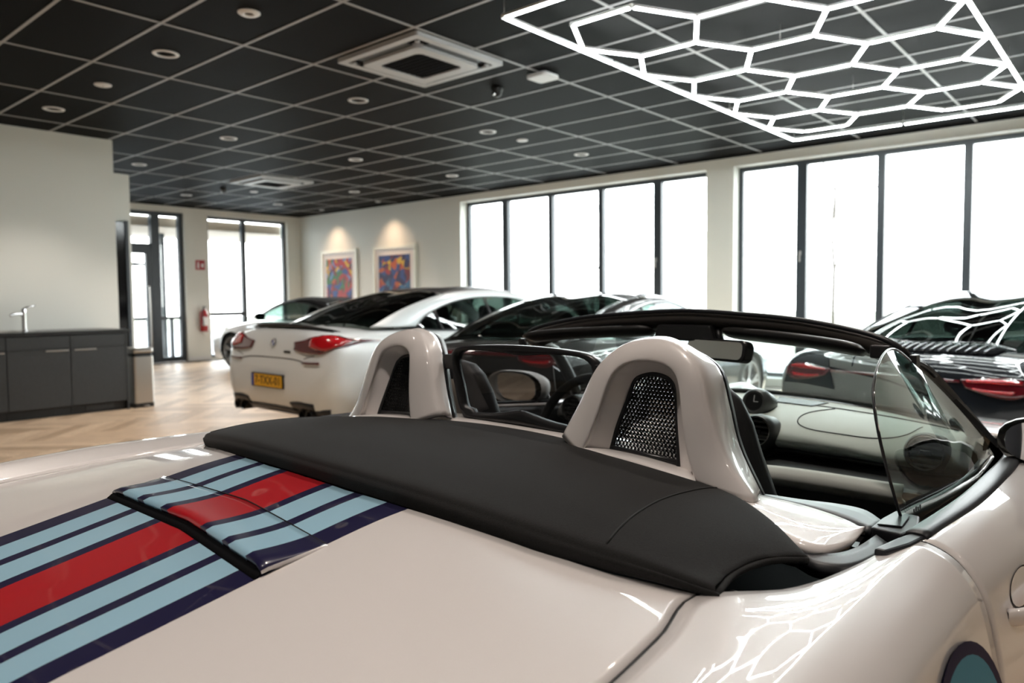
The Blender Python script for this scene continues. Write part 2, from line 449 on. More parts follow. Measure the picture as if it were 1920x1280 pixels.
win('window_1', 'x', Y_WIN+.18, W1[0], W1[1], ZB, ZT, [-8.90, -7.87, -6.84, -5.80], handles=[(-5.82, 1.77)], wide=(-8.90, -5.80))
win('window_2', 'x', Y_WIN+.18, W2[0], W2[1], ZB, ZT, [-3.62, -2.64, -1.70, -.75], handles=[(-3.63, 1.77)], wide=(-3.62,))
win('window_3', 'y', X_FAR-.1, D2[0], D2[1], .03, 3.02, [8.58], transoms=[(D2[0], 8.58, .95)])
def entrance():
    e = empty('door_1', (0, 0, 0), kind='structure')
    X0, X1 = X_FAR-.17, X_FAR-.08
    def b(nm, y0, y1, z0, z1, m='frame_dark', x0=X0, x1=X1): return box(nm, x0, x1, y0, y1, z0, z1, m, e)
    b('frame_bar', D1[0], D1[1], 2.95, 3.03); b('frame_bar', D1[1]-.09, D1[1], 0, 2.95); b('frame_bar', D1[0], D1[0]+.09, 0, 2.95)
    b('door_jamb', 6.58, 6.74, 0, 2.95, x0=X0-.02, x1=X1+.02); b('transom', D1[0]+.09, 6.58, 2.26, 2.38); b('transom', 6.74, D1[1]-.09, .86, .92); b('transom', 6.74, D1[1]-.09, 0, .1)
    b('mullion', 6.93, 6.98, .1, .86)
    lf = b('door_leaf', 5.30, 5.40, .0, 2.26); b('door_stile', 6.47, 6.57, 0, 2.26); b('door_rail', 5.40, 6.47, .0, .32); b('door_rail', 5.40, 6.47, 2.18, 2.26)
    b('pane', 5.40, 6.47, .32, 2.18, 'window_glass', X0+.04, X0+.046); b('pane', 6.74, D1[1]-.09, .1, 2.95, 'window_glass', X0+.04, X0+.046); b('pane', 5.29, 6.58, 2.38, 2.95, 'window_glass', X0+.04, X0+.046)
    h = tube('door_pull', [(X1+.04, 6.50, .25), (X1+.07, 6.50, .3), (X1+.07, 6.50, 1.5), (X1+.04, 6.50, 1.55)], .014, 'steel', e)
    # glazed porch outside
    o = empty('porch', (-16.9, 6.2, -.1), label='dark framed glass porch outside the entrance door', cat='porch')
    for y in (-1.0, -.15, .55, 1.35): box('post', -.05, .05, y-.05, y+.05, 0, 2.85, 'frame_dark', o)
    for z in (.95, 2.15, 2.55): box('rail', -.04, .04, -1.0, 1.35, z-.04, z+.04, 'frame_dark', o)
    box('porch_roof', -1.2, 1.45, -1.6, 4.2, 2.85, 3.05, 'porch', o)
    box('wooden_post', .35, .43, .02, .10, 0, 2.85, 'brown_wood', o); box('wooden_rail', .36, .42, -.5, .5, .95, 1.02, 'brown_wood', o)
entrance()

# outside: ground, bare trees, hedge strip
tag(box('ground', -60, 60, -40, 70, -.6, -.13, 'asphalt'), kind='structure')
tag(box('lawn', -60, 60, 16, 69, -.13, -.10, 'grass'), kind='structure')
def tree(x, y, h, label, seed):
    R = random.Random(seed); V, F = [], []
    def grow(p, d, l, r, lev):
        q = p+d*l; n = 4
        pts = [p.lerp(q, i/n)+Vector((R.uniform(-1, 1), R.uniform(-1, 1), 0))*l*.03*(0 < i < n) for i in range(n+1)]
        tube_geo(pts, lambda t: r*(1-.45*t), 5, False, V, F)
        if lev == 0: return
        for k in range(3 if lev > 1 else 4):
            t = R.uniform(.35, 1); a = R.uniform(0, 2*PI); e = (d+Vector((math.cos(a), math.sin(a), R.uniform(.1, .6)))*R.uniform(.5, .9)).normalized()
            grow(p.lerp(q, t), e, l*R.uniform(.5, .72), r*.5, lev-1)
    grow(Vector((0, 0, -.1)), Vector((0, 0, 1)), h*.5, h*.007, 4)
    o = mk('bare_tree', V, F, 'bark'); o.location = (x, y, 0)
    tag(o, label, 'tree', 'bare trees outside the windows')
tree(-13.5, 19.5, 7, 'bare tree outside behind the second pane of the left window', 1)
tree(-10.2, 21.5, 6, 'thin bare tree outside behind the fourth pane beyond the dark coupe', 2)
tree(-6.3, 20.0, 8, 'spreading bare tree outside left of the black car roof', 3)
tree(-22, 10.6, 6, 'bare tree outside the far window beside the entrance', 4)
tree(-24, 8.0, 6, 'bare tree seen through the entrance door glass', 5)

# ------------------------------------------------------------------ ceiling fittings
def downlight(x, y, label, energy=42):
    e = empty('downlight', (x, y, CEIL), label=label, cat='downlight', group='round recessed downlights in the ceiling')
    lathe('ring', [(.098, .001), (.100, -.004), (.096, -.009), (.074, -.010), (.070, -.004), (.066, .016)], 'white_plastic', e, 24)
    lathe('lamp', [(.066, .008), (.05, .006), (.0001, .005)], 'lamp_on', e, 20)
    L = bpy.data.lights.new('downlight_beam', 'SPOT'); L.energy = energy; L.color = (1, .89, .80); L.spot_size = rad(100); L.spot_blend = .6; L.shadow_soft_size = .06
    o = bpy.data.objects.new('downlight_beam', L); COL.objects.link(o); o.parent = e; o.location = (0, 0, -.015)
names = {}
DX = [-5.974, -8.474, -10.974, -13.474]; DY = [2.757, 4.632, 6.507, 8.382]
rown = ['nearest row', 'second row', 'third row', 'row along the window wall']; coln = ['nearest', 'second', 'third', 'farthest']
for i, x in enumerate(DX):
    for j, y in enumerate(DY):
        if x < -9.7 and y < 4: continue
        if i == 3 and j == 1: continue
        downlight(x, y, 'round white downlight, %s of the %s counted from the hexagon light' % (coln[i], rown[j]))
for x, y, lab in ((-3.474, .882, 'left of the roadster tail'), (-.974, .882, 'above the roadster cockpit'), (-3.474, -.993, 'far behind the roadster on its left'), (-.974, -.993, 'straight behind the roadster tail'),
                  (-5.974, .882, 'between kitchen and roadster'), (-.974, 2.757, 'above the roadster bonnet'), (1.526, .882, 'right of the roadster door'), (1.526, 2.757, 'right of the roadster bonnet'), (-3.474, 2.757, 'between the roadster and the dark coupe'),
                  (1.526, -.993, 'behind and right of the roadster, added as fill light'), (4.026, .882, 'far right of the roadster door, added as fill light'), (4.026, 2.757, 'far right of the roadster bonnet, added as fill light'),  # unseen lamps added as fill on the roadster's right side
                  (1.526, 8.382, 'by the wall right of the last window, added to brighten that wall'), (1.526, 6.507, 'right of the black sports car, added to brighten the wall')):  # unseen lamps added to brighten the wall beyond the last window
    downlight(x, y, 'round white downlight in the ceiling %s' % lab, 30 if x > 1 else 42)
def spotcan(x, y, label):
    e = empty('wall_spot', (x, y, CEIL), label=label, cat='spotlight', group='small spots above the paintings')
    lathe('ring', [(.055, .001), (.056, -.004), (.05, -.008), (.036, -.008), (.033, .01)], 'white_plastic', e, 18)
    lathe('lamp', [(.033, .004), (.0001, .003)], 'lamp_on', e, 14)
    L = bpy.data.lights.new('wall_spot_beam', 'SPOT'); L.energy = 34; L.color = (1, .68, .45); L.spot_size = rad(105); L.spot_blend = 1.0; L.shadow_soft_size = .05
    o = bpy.data.objects.new('wall_spot_beam', L); COL.objects.link(o); o.parent = e; o.location = (0, 0, -.012); o.rotation_euler = (rad(4), 0, 0)
spotcan(-13.65, 9.55, 'small ceiling spot above the red abstract painting'); spotcan(-11.75, 9.55, 'small ceiling spot above the blue abstract painting')
def sensor(x, y, r, label, ringed):
    e = empty('smoke_detector' if ringed else 'ceiling_sensor', (x, y, CEIL), label=label, cat='sensor')
    if ringed:
        lathe('housing', [(r, .001), (r, -.006), (r*.85, -.014), (r*.5, -.016), (r*.42, -.010), (r*.40, -.004)], 'white_plastic', e, 22)
        lathe('lens', [(r*.4, -.005), (r*.2, -.006), (.0001, -.006)], 'black_plastic', e, 16)
    else:
        lathe('housing', [(r, .001), (r, -.008), (r*.8, -.014), (.0001, -.016)], 'white_plastic', e, 22)
        lathe('led', [(.006, -.0155), (.006, -.019), (.0001, -.019)], 'black_plastic', e, 8)
sensor(-4.724, 2.757, .075, 'white ring shaped ceiling sensor near the top of the picture', True)
sensor(-7.224, 2.757, .072, 'flat white ceiling sensor between the two left downlights', False)
sensor(-5.974, 7.132, .07, 'plain white ceiling disc between two downlights near the windows', False)
sensor(-12.224, 7.132, .07, 'plain white ceiling disc beside the far ceiling cassette', False)
def domecam(x, y, label):
    e = empty('dome_camera', (x, y, CEIL), label=label, cat='camera', group='dome cameras on the ceiling')
    lathe('base', [(.055, .001), (.056, -.02), (.048, -.035), (.03, -.038)], 'black_plastic', e, 20)
    lathe('dome', [(.046, -.034), (.044, -.055), (.032, -.074), (.015, -.083), (.0001, -.085)], 'black_plastic', e, 20)
    lathe('lens', [(.016, -.02), (.016, .0), (.0001, .002)], 'chrome', e, 12, 'y', (.0, -.036, -.058))
domecam(-4.7, 5.25, 'small black dome camera near the big ceiling cassette'); domecam(-12.25, 6.57, 'small black dome camera near the far ceiling cassette')
e = empty('wireless_router', (-4.11, 5.19, CEIL), label='white square network box on the ceiling beside the hexagon light', cat='router')
prism('housing', rrect(-.11, .11, -.11, .11, .04), -.045, -.012, 'white_plastic', e, 'z', bevel=.008)
prism('bracket', rrect(-.07, .07, -.07, .07, .02), -.012, .0, 'black_plastic', e, 'z')
def cassette(x, y, label):
    e = empty('ceiling_cassette', (x, y, CEIL), label=label, cat='air conditioner', group='ceiling cassettes')
    s = .48
    def frame(nm, so, si, z0, z1, m, r):
        a, b = rrect(-so, so, -so, so, r, 6), rrect(-si, si, -si, si, r*.9, 6); n = len(a)
        V = [(p[0], p[1], z0) for p in a]+[(p[0], p[1], z1) for p in a]+[(p[0], p[1], z1) for p in b]+[(p[0], p[1], z0) for p in b]
        F = [(k*n+i, k*n+(i+1) % n, ((k+1) % 4)*n+(i+1) % n, ((k+1) % 4)*n+i) for k in range(4) for i in range(n)]
        return mk(nm, V, F, m, e, smooth=False)
    frame('panel', s, .42, -.035, .0, 'ac_panel', .02)
    frame('outlet_slot', .425, .33, -.02, .0, 'black_matt', .05)
    frame('inner_ring', .345, .245, -.058, -.012, 'ac_panel', .06)
    prism('intake_grille', rrect(-.25, .25, -.25, .25, .02), -.045, -.01, 'black_matt', e, 'z')
    for k in range(4):
        a = k*PI/2; f = box('louvre', -.29, .29, -.415, -.35, -.034, -.026, 'frame_dark', e); f.rotation_euler = (0, 0, a)
    for k in range(4):
        c = lathe('corner_cap', [(.02, -.03), (.02, -.04), (.0001, -.042)], 'ac_panel', e, 10); c.location = (.38*(-1)**k, .38*(-1)**(k//2), 0)
    for k in range(9): box('grille_slat', -.24, .24, -.22+k*.055-.004, -.22+k*.055+.004, -.050, -.044, 'black_matt', e)
cassette(-4.61, 4.22, 'large square ceiling cassette air conditioner beside the hexagon light'); cassette(-10.98, 6.73, 'smaller looking far ceiling cassette air conditioner above the entrance side')

def hexlight():
    ZL = CEIL-.13
    e = empty('hexagon_light', (-2.1, 6.28, ZL), label='white glowing hexagon grid light hung below the dark ceiling', cat='ceiling light')
    ox, oy = -2.1, 6.28
    hw, hh = .013, .012
    seen = set()
    def bar(nm, a, b):
        k = tuple(sorted(((round(a[0], 2), round(a[1], 2)), (round(b[0], 2), round(b[1], 2)))))
        if k in seen: return
        seen.add(k)
        A, B = Vector((a[0]-ox, a[1]-oy, 0)), Vector((b[0]-ox, b[1]-oy, 0)); t = (B-A).normalized(); s = Vector((-t.y, t.x, 0))
        A += t*.018; B -= t*.018
        prof = [(-hw, -.004), (-hw*.8, -hh), (hw*.8, -hh), (hw, -.004)]
        V = [A+s*p+Vector((0, 0, q)) for p, q in prof]+[B+s*p+Vector((0, 0, q)) for p, q in prof]
        F = [(0, 1, 5, 4), (1, 2, 6, 5), (2, 3, 7, 6), (3, 0, 4, 7), (3, 2, 1, 0), (4, 5, 6, 7)]
        o = mk(nm, V, F, 'hex_led', e, smooth=False)
        prof = [(-hw, -.004), (hw, -.004), (hw, .014), (-hw, .014)]
        V = [A+s*p+Vector((0, 0, q)) for p, q in prof]+[B+s*p+Vector((0, 0, q)) for p, q in prof]
        mk('tube_backing', V, F, 'white_plastic', o, smooth=False)
    X0, X1, Y0, Y1 = -3.26, -.94, 3.72, 8.84
    def side(a, b, n):
        for i in range(n): bar('light_tube', (a[0]+(b[0]-a[0])*i/n, a[1]+(b[1]-a[1])*i/n), (a[0]+(b[0]-a[0])*(i+1)/n, a[1]+(b[1]-a[1])*(i+1)/n))
    side((X0, Y0), (X1, Y0), 2); side((X1, Y0), (X1, Y1), 4); side((X1, Y1), (X0, Y1), 2); side((X0, Y1), (X0, Y0), 4)
    sx, sy, joints = .455, .50, set()
    for cx, ys in ((-2.78, [4.563+.866*k for k in range(5)]), (-2.0975, [4.996+.866*k for k in range(4)]), (-1.415, [4.563+.866*k for k in range(5)])):
        for cyy in ys:
            P = [(cx+sx*math.cos(rad(60*k)), cyy+sy*math.sin(rad(60*k))) for k in range(6)]
            for k in range(6): bar('light_tube', P[k], P[(k+1) % 6]); joints.add((round(P[k][0], 2), round(P[k][1], 2)))
    for c in ((X0, Y0), (X1, Y0), (X1, Y1), (X0, Y1)): joints.add(c)
    me = None
    for x, y in sorted(joints):
        if me is None:
            o = lathe('joint', [(.019, -.011), (.02, .0), (.019, .014), (.0001, .015)], 'white_plastic', e, 10); me = o.data
        else: o = link('joint', me, None, e)
        o.location = (x-ox, y-oy, 0)
    for x in (X0, -2.1, X1):
        for y in (Y0, 5.4, 7.1, Y1):
            tube('wire', [(x-ox, y-oy, .01), (x-ox, y-oy, .125)], .002, 'steel', e, 5)
hexlight()

# ------------------------------------------------------------------ kitchen corner
XC = -8.8
for y0, y1, hy, hx, lab in ((2.925, 3.49, (2.955, 3.175), 0, 'anthracite kitchen cabinet at the right end beside the steel bin'), (2.335, 2.92, (2.68, 2.90), 0, 'anthracite kitchen cabinet in the middle below the tap'),
                       (1.745, 2.33, (2.09, 2.31), 0, 'anthracite kitchen cabinet cut off by the left picture edge'), (1.155, 1.74, (1.185, 1.40), 0, 'anthracite kitchen cabinet next along, left of the picture edge')):
    e = empty('kitchen_cabinet', (XC, (y0+y1)/2, 0), label=lab, cat='cabinet', group='anthracite kitchen cabinets'); h = (y1-y0)/2
    box('body', -.79, -.021, -h, h, .10, .868, 'cabinet', e)
    box('kick_plate', -.74, -.05, -h, h, 0, .10, 'cabinet_kick', e)
    dr = box('drawer_front', -.019, 0, -h+.002, h-.002, .728, .858, 'cabinet', e, bevel=.0015)
    do = box('door', -.019, 0, -h+.002, h-.002, .105, .724, 'cabinet', e, bevel=.0015)
    a, b = hy[0]-(y0+y1)/2, hy[1]-(y0+y1)/2
    hd = box('handle', .018, .030, a, b, .698, .712, 'steel', do, bevel=.002)
    for q in (a+.02, b-.02): box('handle_post', 0, .019, q-.004, q+.004, .701, .709, 'steel', do)
    if y0 > 2.9:
        g = box('vent_grille', -.055, -.045, -.14, .16, .02, .085, 'black_plastic', e)
        for k in range(12): box('vent_slot', -.046, -.042, -.13+.024*k, -.118+.024*k, .03, .075, 'cabinet', g)
        box('end_panel', -.79, .004, h, h+.02, 0, .868, 'cabinet', e)
V, F = [], []
for b_ in ((XC-.795, XC+.025, 1.15, 2.15), (XC-.795, XC+.025, 2.69, 3.54), (XC-.795, XC-.62, 2.15, 2.69), (XC-.18, XC+.025, 2.15, 2.69)): boxm(V, F, *b_, .870, .908)
wt = mk('worktop', V, F, 'worktop', smooth=False); tag(wt, 'dark kitchen worktop along the white wall', 'worktop')
e = empty('sink', (-9.2, 2.42, .908), label='stainless steel sink let into the dark worktop', cat='sink')
def pan(nm, o, i, z, m):
    V = []
    for r, zz in ((o, .002), (i, .002), (i*.92, -z), (0.001, -z)):
        V += [(a*r/o, b*r/o, zz) for a, b in rrect(-.22*o/.22, .22*o/.22, -.27*o/.22, .27*o/.22, .05)]
    n = len(V)//4; return mk(nm, V, grid_faces(4, n, close_c=True), m, e, smooth=False)
pan('basin', .22, .19, .012, 'steel')
lathe('drain', [(.035, -.010), (.03, -.008), (.0001, -.0085)], 'chrome', e, 14)
e = empty('kitchen_tap', (-9.35, 2.66, .908), label='chrome mixer tap at the sink by the white wall', cat='tap')
lathe('base', [(.032, 0), (.032, .012), (.026, .018), (.0001, .018)], 'chrome', e, 18)
lathe('column', [(.024, .01), (.024, .20), (.026, .22), (.02, .245), (.0001, .25)], 'chrome', e, 18)
tube('spout', cr([(0, -.01, .17), (.03, -.05, .19), (.06, -.11, .185), (.075, -.15, .17)], 10), .015, 'chrome', e)
tube('lever', [(0, 0, .245), (-.01, .05, .265), (-.02, .12, .275)], .008, 'chrome', e)
e = empty('waste_bin', (-8.93, 3.685, 0), label='brushed steel pedal bin at the end of the kitchen counter', cat='bin')
prism('body', rrect(-.13, .13, -.115, .115, .03), .05, .585, 'steel', e, 'z'); prism('base', rrect(-.128, .128, -.113, .113, .03), 0, .05, 'black_plastic', e, 'z')
prism('collar', rrect(-.122, .122, -.108, .108, .03), .585, .625, 'black_plastic', e, 'z'); prism('lid', rrect(-.133, .133, -.118, .118, .035), .625, .69, 'steel', e, 'z', bevel=.02)
box('pedal', .13, .18, -.03, .03, .012, .026, 'steel', e, bevel=.004)

# ------------------------------------------------------------------ paintings, extinguisher
def artmat(name, cols, sc, seed):
    m = bpy.data.materials.new(name); m.use_nodes = True; n = m.node_tree; b = n.nodes['Principled BSDF']; b.inputs['Roughness'].default_value = .6
    t = n.nodes.new('ShaderNodeTexCoord'); mp = n.nodes.new('ShaderNodeMapping'); mp.inputs['Location'].default_value = (seed, seed*.7, seed*.3); mp.inputs['Scale'].default_value = (1, .001, 1.0)
    nz = n.nodes.new('ShaderNodeTexNoise'); nz.inputs['Scale'].default_value = 3.0; nz.inputs['Detail'].default_value = 1
    ad = n.nodes.new('ShaderNodeMixRGB'); ad.blend_type = 'ADD'; ad.inputs[0].default_value = .45
    v = n.nodes.new('ShaderNodeTexVoronoi'); v.inputs['Scale'].default_value = sc
    s = n.nodes.new('ShaderNodeSeparateColor'); r = n.nodes.new('ShaderNodeValToRGB'); r.color_ramp.interpolation = 'CONSTANT'
    el = r.color_ramp.elements
    while len(el) > 1: el.remove(el[-1])
    el[0].position, el[0].color = 0, (*cols[0], 1)
    for i, c in enumerate(cols[1:]):
        k = el.new((i+1)/len(cols)); k.color = (*c, 1)
    L = n.links.new
    L(t.outputs['Object'], mp.inputs[0]); L(mp.outputs[0], nz.inputs['Vector']); L(mp.outputs[0], ad.inputs[1]); L(nz.outputs['Color'], ad.inputs[2])
    L(ad.outputs[0], v.inputs['Vector']); L(v.outputs['Color'], s.inputs[0]); L(s.outputs[0], r.inputs[0]); L(r.outputs[0], b.inputs['Base Color'])
    MATS[name] = m
R_, B_, Y_, O_, G_, N_, D_ = (.36, .02, .02), (.02, .05, .20), (.62, .38, .02), (.48, .09, .02), (.03, .13, .04), (.014, .012, .07), (.16, .014, .02)
artmat('art_red', [R_, N_, O_, D_, B_, R_, G_, Y_, D_, (.10, .2, .40)], 9.0, 3.1)
artmat('art_blue', [N_, B_, N_, O_, B_, Y_, N_, D_, (.04, .13, .25), R_], 7.0, 8.4)
def painting(x0, x1, z0, z1, m, label):
    cx = (x0+x1)/2; w, h = (x1-x0)/2, (z1-z0)
    e = empty('painting', (cx, Y_WIN, z0), label=label, cat='painting', group='framed abstract paintings')
    f = .075
    for a, b, c, d in ((-w, w, h-f, h), (-w, w, 0, f), (-w, -w+f, f, h-f), (w-f, w, f, h-f)): box('frame_side', a, b, -.045, -.001, c, d, 'frame_white', e, bevel=.004)
    box('mat_board', -w+f, w-f, -.022, -.004, f, h-f, 'matboard', e)
    box('canvas', -w+.19, w-.19, -.026, -.022, .19, h-.20, m, e)
painting(-14.25, -12.95, .82, 2.33, 'art_red', 'white framed abstract painting in mostly red and orange, left of the pair')
painting(-12.42, -11.07, .82, 2.33, 'art_blue', 'white framed abstract painting in mostly blue and yellow, right of the pair')
e = empty('fire_extinguisher', (X_FAR+.10, 7.53, .60), label='red fire extinguisher hung on the white pillar by the entrance', cat='extinguisher')
lathe('cylinder', [(.001, 0), (.075, .0), (.082, .02), (.082, .36), (.06, .42), (.028, .445), (.028, .46)], 'red_ext', e, 20)
lathe('valve', [(.022, .455), (.022, .50), (.03, .505), (.0001, .51)], 'black_plastic', e, 12)
box('lever', -.02, .10, -.012, .012, .505, .52, 'black_plastic', e)
tube('hose', cr([(0.02, -.02, .48), (.08, -.07, .42), (.10, -.075, .25), (.09, -.05, .12)], 14), .011, 'black_plastic', e, 8)
V = [(.083*math.cos(rad(a)), .083*math.sin(rad(a)), z) for a in range(-48, 49, 8) for z in (.12, .30)]
mk('sticker', V, [(2*k, 2*k+2, 2*k+3, 2*k+1) for k in range(12)], 'white_plastic', e)
box('bracket', -.10, -.078, -.03, .03, .1, .40, 'steel', e)
e = empty('extinguisher_sign', (X_FAR, 7.535, 1.88), label='small red and white fire extinguisher sign on the pillar', cat='sign')
box('plate', .001, .006, -.10, .10, 0, .20, 'red_sign', e)
box('cylinder_symbol', .006, .008, -.065, -.025, .03, .13, 'white_plastic', e, bevel=.0)
box('valve_symbol', .006, .008, -.055, -.035, .13, .165, 'white_plastic', e)
box('hose_symbol', .006, .008, -.07, -.02, .145, .155, 'white_plastic', e)
box('flame_symbol', .006, .008, .02, .07, .05, .13, 'white_plastic', e)

# ------------------------------------------------------------------ wheels, shared by all cars
def wheel(parent, x, y, r, side, rim='alloy', spokes=5, width=.25, split=True):
    """axle along x; side +1 right, -1 left"""
    rr = r*.74; s = side
    n = empty('wheel', (x, y, r)); n.parent = parent
    tr = [(rr, -width/2), (rr+.01, -width/2-.004), (r-.03, -width/2+.0), (r-.004, -width/2+.03), (r, -width/2+.06), (r, width/2-.06), (r-.004, width/2-.03), (r-.03, width/2), (rr+.01, width/2+.004), (rr, width/2)]
    def L(nm, prof, m, seg): return lathe(nm, [(a, b*s) for a, b in prof], m, n, seg, 'x', angle=35)
    L('tyre', tr, 'tyre', 36)
    L('rim', [(rr+.004, width/2+.004), (rr-.012, width/2+.002), (rr-.02, width/2-.02), (rr-.03, 0), (rr-.03, -width/2)], rim, 36)
    L('hub', [(.07, width/2-.05), (.068, width/2-.015), (.03, width/2-.008), (.0001, width/2-.008)], rim, 18)
    L('brake_disc', [(rr*.72, width/2-.11), (rr*.72, width/2-.10), (.06, width/2-.10)], 'steel', 24)
    for k in range(spokes):
        a0 = 2*PI*k/spokes+.3
        for d in ((-.13, .13) if split else (0,)):
            P = []
            for q, (ra, wd, dep) in enumerate(((.055, .020, .014), (rr*.5, .014, .006), (rr-.018, .017, -.002))):
                a = a0+d*(q/2)
                c, ss = math.cos(a), math.sin(a)
                for t, dz in ((-wd, 0), (wd, 0), (wd, -.03), (-wd, -.03)):
                    P.append(((width/2+.0-dep+dz-.004)*s, c*ra-ss*t, ss*ra+c*t))
            F = [(i*4+j, i*4+(j+1) % 4, (i+1)*4+(j+1) % 4, (i+1)*4+j) for i in range(2) for j in range(4)]+[(3, 2, 1, 0), (8, 9, 10, 11)]
            mk('spoke', P, F if s > 0 else [f[::-1] for f in F], rim, n, smooth=False)
    return n
def cut_arches(V, F, arches):
    """V in car space (x right, y forward, z up). drop faces inside the wheel arches, snap rims to the circle"""
    V = [Vector(v) for v in V]
    for (yc, zc, r) in arches:
        ins = [math.hypot(v.y-yc, v.z-zc) < r and abs(v.x) > .45 for v in V]
        F = [f for f in F if not all(ins[i] for i in f)]
        for i in {i for f in F for i in f}:
            if ins[i]:
                d = Vector((V[i].y-yc, V[i].z-zc)); l = max(d.length, 1e-4); V[i].y = yc+d.x/l*r; V[i].z = zc+d.y/l*r
    use = sorted({i for f in F for i in f}); mp = {o: k for k, o in enumerate(use)}
    return [V[i] for i in use], [tuple(mp[i] for i in f) for f in F]
def liner(parent, x0, x1, yc, zc, r):
    V = []
    for k in range(19):
        a = PI*k/18*1.16-.08*PI
        for x in (x0, x1): V.append((x, yc+r*math.cos(a), zc+r*math.sin(a)))
    F = [(2*k, 2*k+1, 2*k+3, 2*k+2) for k in range(18)]
    b = len(V); V.append((x0, yc, zc)); F += [(b, 2*k, 2*k+2) for k in range(18)]
    mk('wheel_housing', V, F, 'black_matt', parent, smooth=False)

# ------------------------------------------------------------------ the cream roadster (u forward, v right, z up)
HD = rad(4.0)
car = empty('roadster', (-1.049, 1.239, 0), -HD, label='open cream roadster with red, blue and navy racing stripes in the foreground', cat='car')
def sstep(t): t = min(1., max(0., t)); return t*t*(3-2*t)
def B(u, v, z):
    """survey coordinates (u forward, v right, z up) to the car frame: the survey frame was turned a little and its
    depth scale drifts with u, so every point is re-scaled about the survey station"""
    sg = -1 if v < 0 else 1; a = abs(v)
    c, sn = .99881, .04885
    du = u+1.04; uc = min(du, 1.75)
    kc = 1.133/(1.1207-.0488*uc); kr = 1.0+.075*sstep((u+.55)/.6)+.085*sstep(u/.9)
    t = sstep(a/.36); k = kc*(1-t)+kr*t
    def mp(vv): dv = vv-1.122; return k*(c*du-sn*dv)-1.163, k*(sn*du+c*dv)+1.133
    uu, vv = mp(a); off = mp(0)[1]*(1-t) if a < .5 else 0
    if a == 0: vv = 0
    else: vv -= off*(1-sstep(a/.5))
    zz = z+(k-1)*(z-1.2)*sstep((z-.3)/.45)
    return Vector((sg*vv, uu, zz))
def cbox(name, x0, x1, y0, y1, z0, z1, m, parent=None, bevel=0.):
    q = B((y0+y1)/2, (x0+x1)/2, (z0+z1)/2); hx, hy, hz = abs(x1-x0)/2, abs(y1-y0)/2, abs(z1-z0)/2
    return box(name, q.x-hx, q.x+hx, q.y-hy, q.y+hy, q.z-hz, q.z+hz, m, parent, bevel)
def cloc(v, u, z): q = B(u, v, z); return (q.x, q.y, q.z)
def N(u, v, z): return Vector((v, u, z))
def NL(*pts): return [N(*p) for p in pts]
def BL(*pts): return [B(*p) for p in pts]

# longitudinal curves of the body side, one (v,z) pair per station
ST = [-1.32, -1.15, -.95, -.78, -.58, -.42, -.325, -.24, -.12, 0, .25, .5, .75, .98, 1.35, 1.7, 1.97, 2.28, 2.50, 2.62]
SIDE = [
 [(.55,.70),(.66,.775),(.70,.808),(.70,.820),(.69,.835),(.668,.850),(.648,.861),(.712,.864),(.738,.868),(.748,.876),(.740,.877),(.714,.874),(.676,.863),(.64,.850),(.61,.825),(.57,.79),(.54,.758),(.47,.68),(.34,.56),(.18,.47)],
 [(.60,.695),(.71,.775),(.765,.820),(.785,.843),(.79,.854),(.78,.862),(.772,.868),(.775,.871),(.778,.874),(.785,.878),(.782,.877),(.764,.873),(.742,.862),(.725,.858),(.71,.85),(.69,.83),(.68,.80),(.61,.715),(.46,.575),(.25,.47)],
 [(.64,.68),(.76,.755),(.825,.80),(.848,.82),(.855,.832),(.850,.84),(.846,.845),(.84,.849),(.832,.852),(.825,.856),(.822,.853),(.812,.849),(.80,.841),(.80,.832),(.795,.825),(.79,.805),(.785,.77),(.72,.68),(.56,.55),(.32,.455)],
 [(.66,.64),(.79,.70),(.86,.74),(.885,.75),(.89,.76),(.885,.77),(.88,.78),(.872,.785),(.863,.79),(.853,.80),(.85,.80),(.845,.79),(.84,.78),(.845,.77),(.86,.75),(.865,.715),(.86,.68),(.80,.60),(.63,.49),(.38,.42)],
 [(.68,.54),(.81,.56),(.88,.58),(.90,.58),(.905,.60),(.90,.60),(.895,.60),(.887,.61),(.88,.63),(.874,.65),(.868,.65),(.865,.65),(.86,.62),(.865,.60),(.875,.55),(.88,.50),(.875,.47),(.81,.42),(.65,.38),(.42,.36)],
 [(.68,.38),(.80,.38),(.87,.38),(.89,.38),(.89,.38),(.885,.38),(.88,.38),(.875,.39),(.872,.40),(.872,.40),(.868,.40),(.866,.40),(.864,.39),(.864,.38),(.87,.35),(.87,.33),(.865,.31),(.80,.29),(.64,.27),(.42,.26)],
 [(.60,.24),(.74,.21),(.82,.19),(.84,.18),(.85,.18),(.85,.18),(.85,.18),(.85,.18),(.855,.18),(.86,.18),(.86,.18),(.86,.18),(.86,.18),(.86,.18),(.86,.18),(.86,.17),(.85,.17),(.78,.17),(.62,.17),(.40,.17)],
]
def interp(tab, u):
    """smooth lookup over the stations"""
    n = len(ST)
    if u <= ST[0]: return tab[0]
    if u >= ST[-1]: return tab[-1]
    i = max(k for k in range(n-1) if ST[k] <= u); h = ST[i+1]-ST[i]; t = (u-ST[i])/h
    out = []
    for c in (0, 1):
        p1, p2 = tab[i][c], tab[i+1][c]
        m1 = (p2-tab[i-1][c])/(ST[i+1]-ST[i-1])*h if i > 0 else p2-p1
        m2 = (tab[i+2][c]-p1)/(ST[i+2]-ST[i])*h if i+2 < n else p2-p1
        out.append((2*t**3-3*t*t+1)*p1+(t**3-2*t*t+t)*m1+(-2*t**3+3*t*t)*p2+(t**3-t*t)*m2)
    return out
def side_row(u, m=34):
    return cr([B(u, *interp(t, u)) for t in SIDE], m)
RA, FA, WR = -.38, 1.88, .335
RY, FY = B(RA, .88, .3).y, B(FA, .88, .3).y
ARCH = [(RY, WR, .375), (FY, WR, .365)]
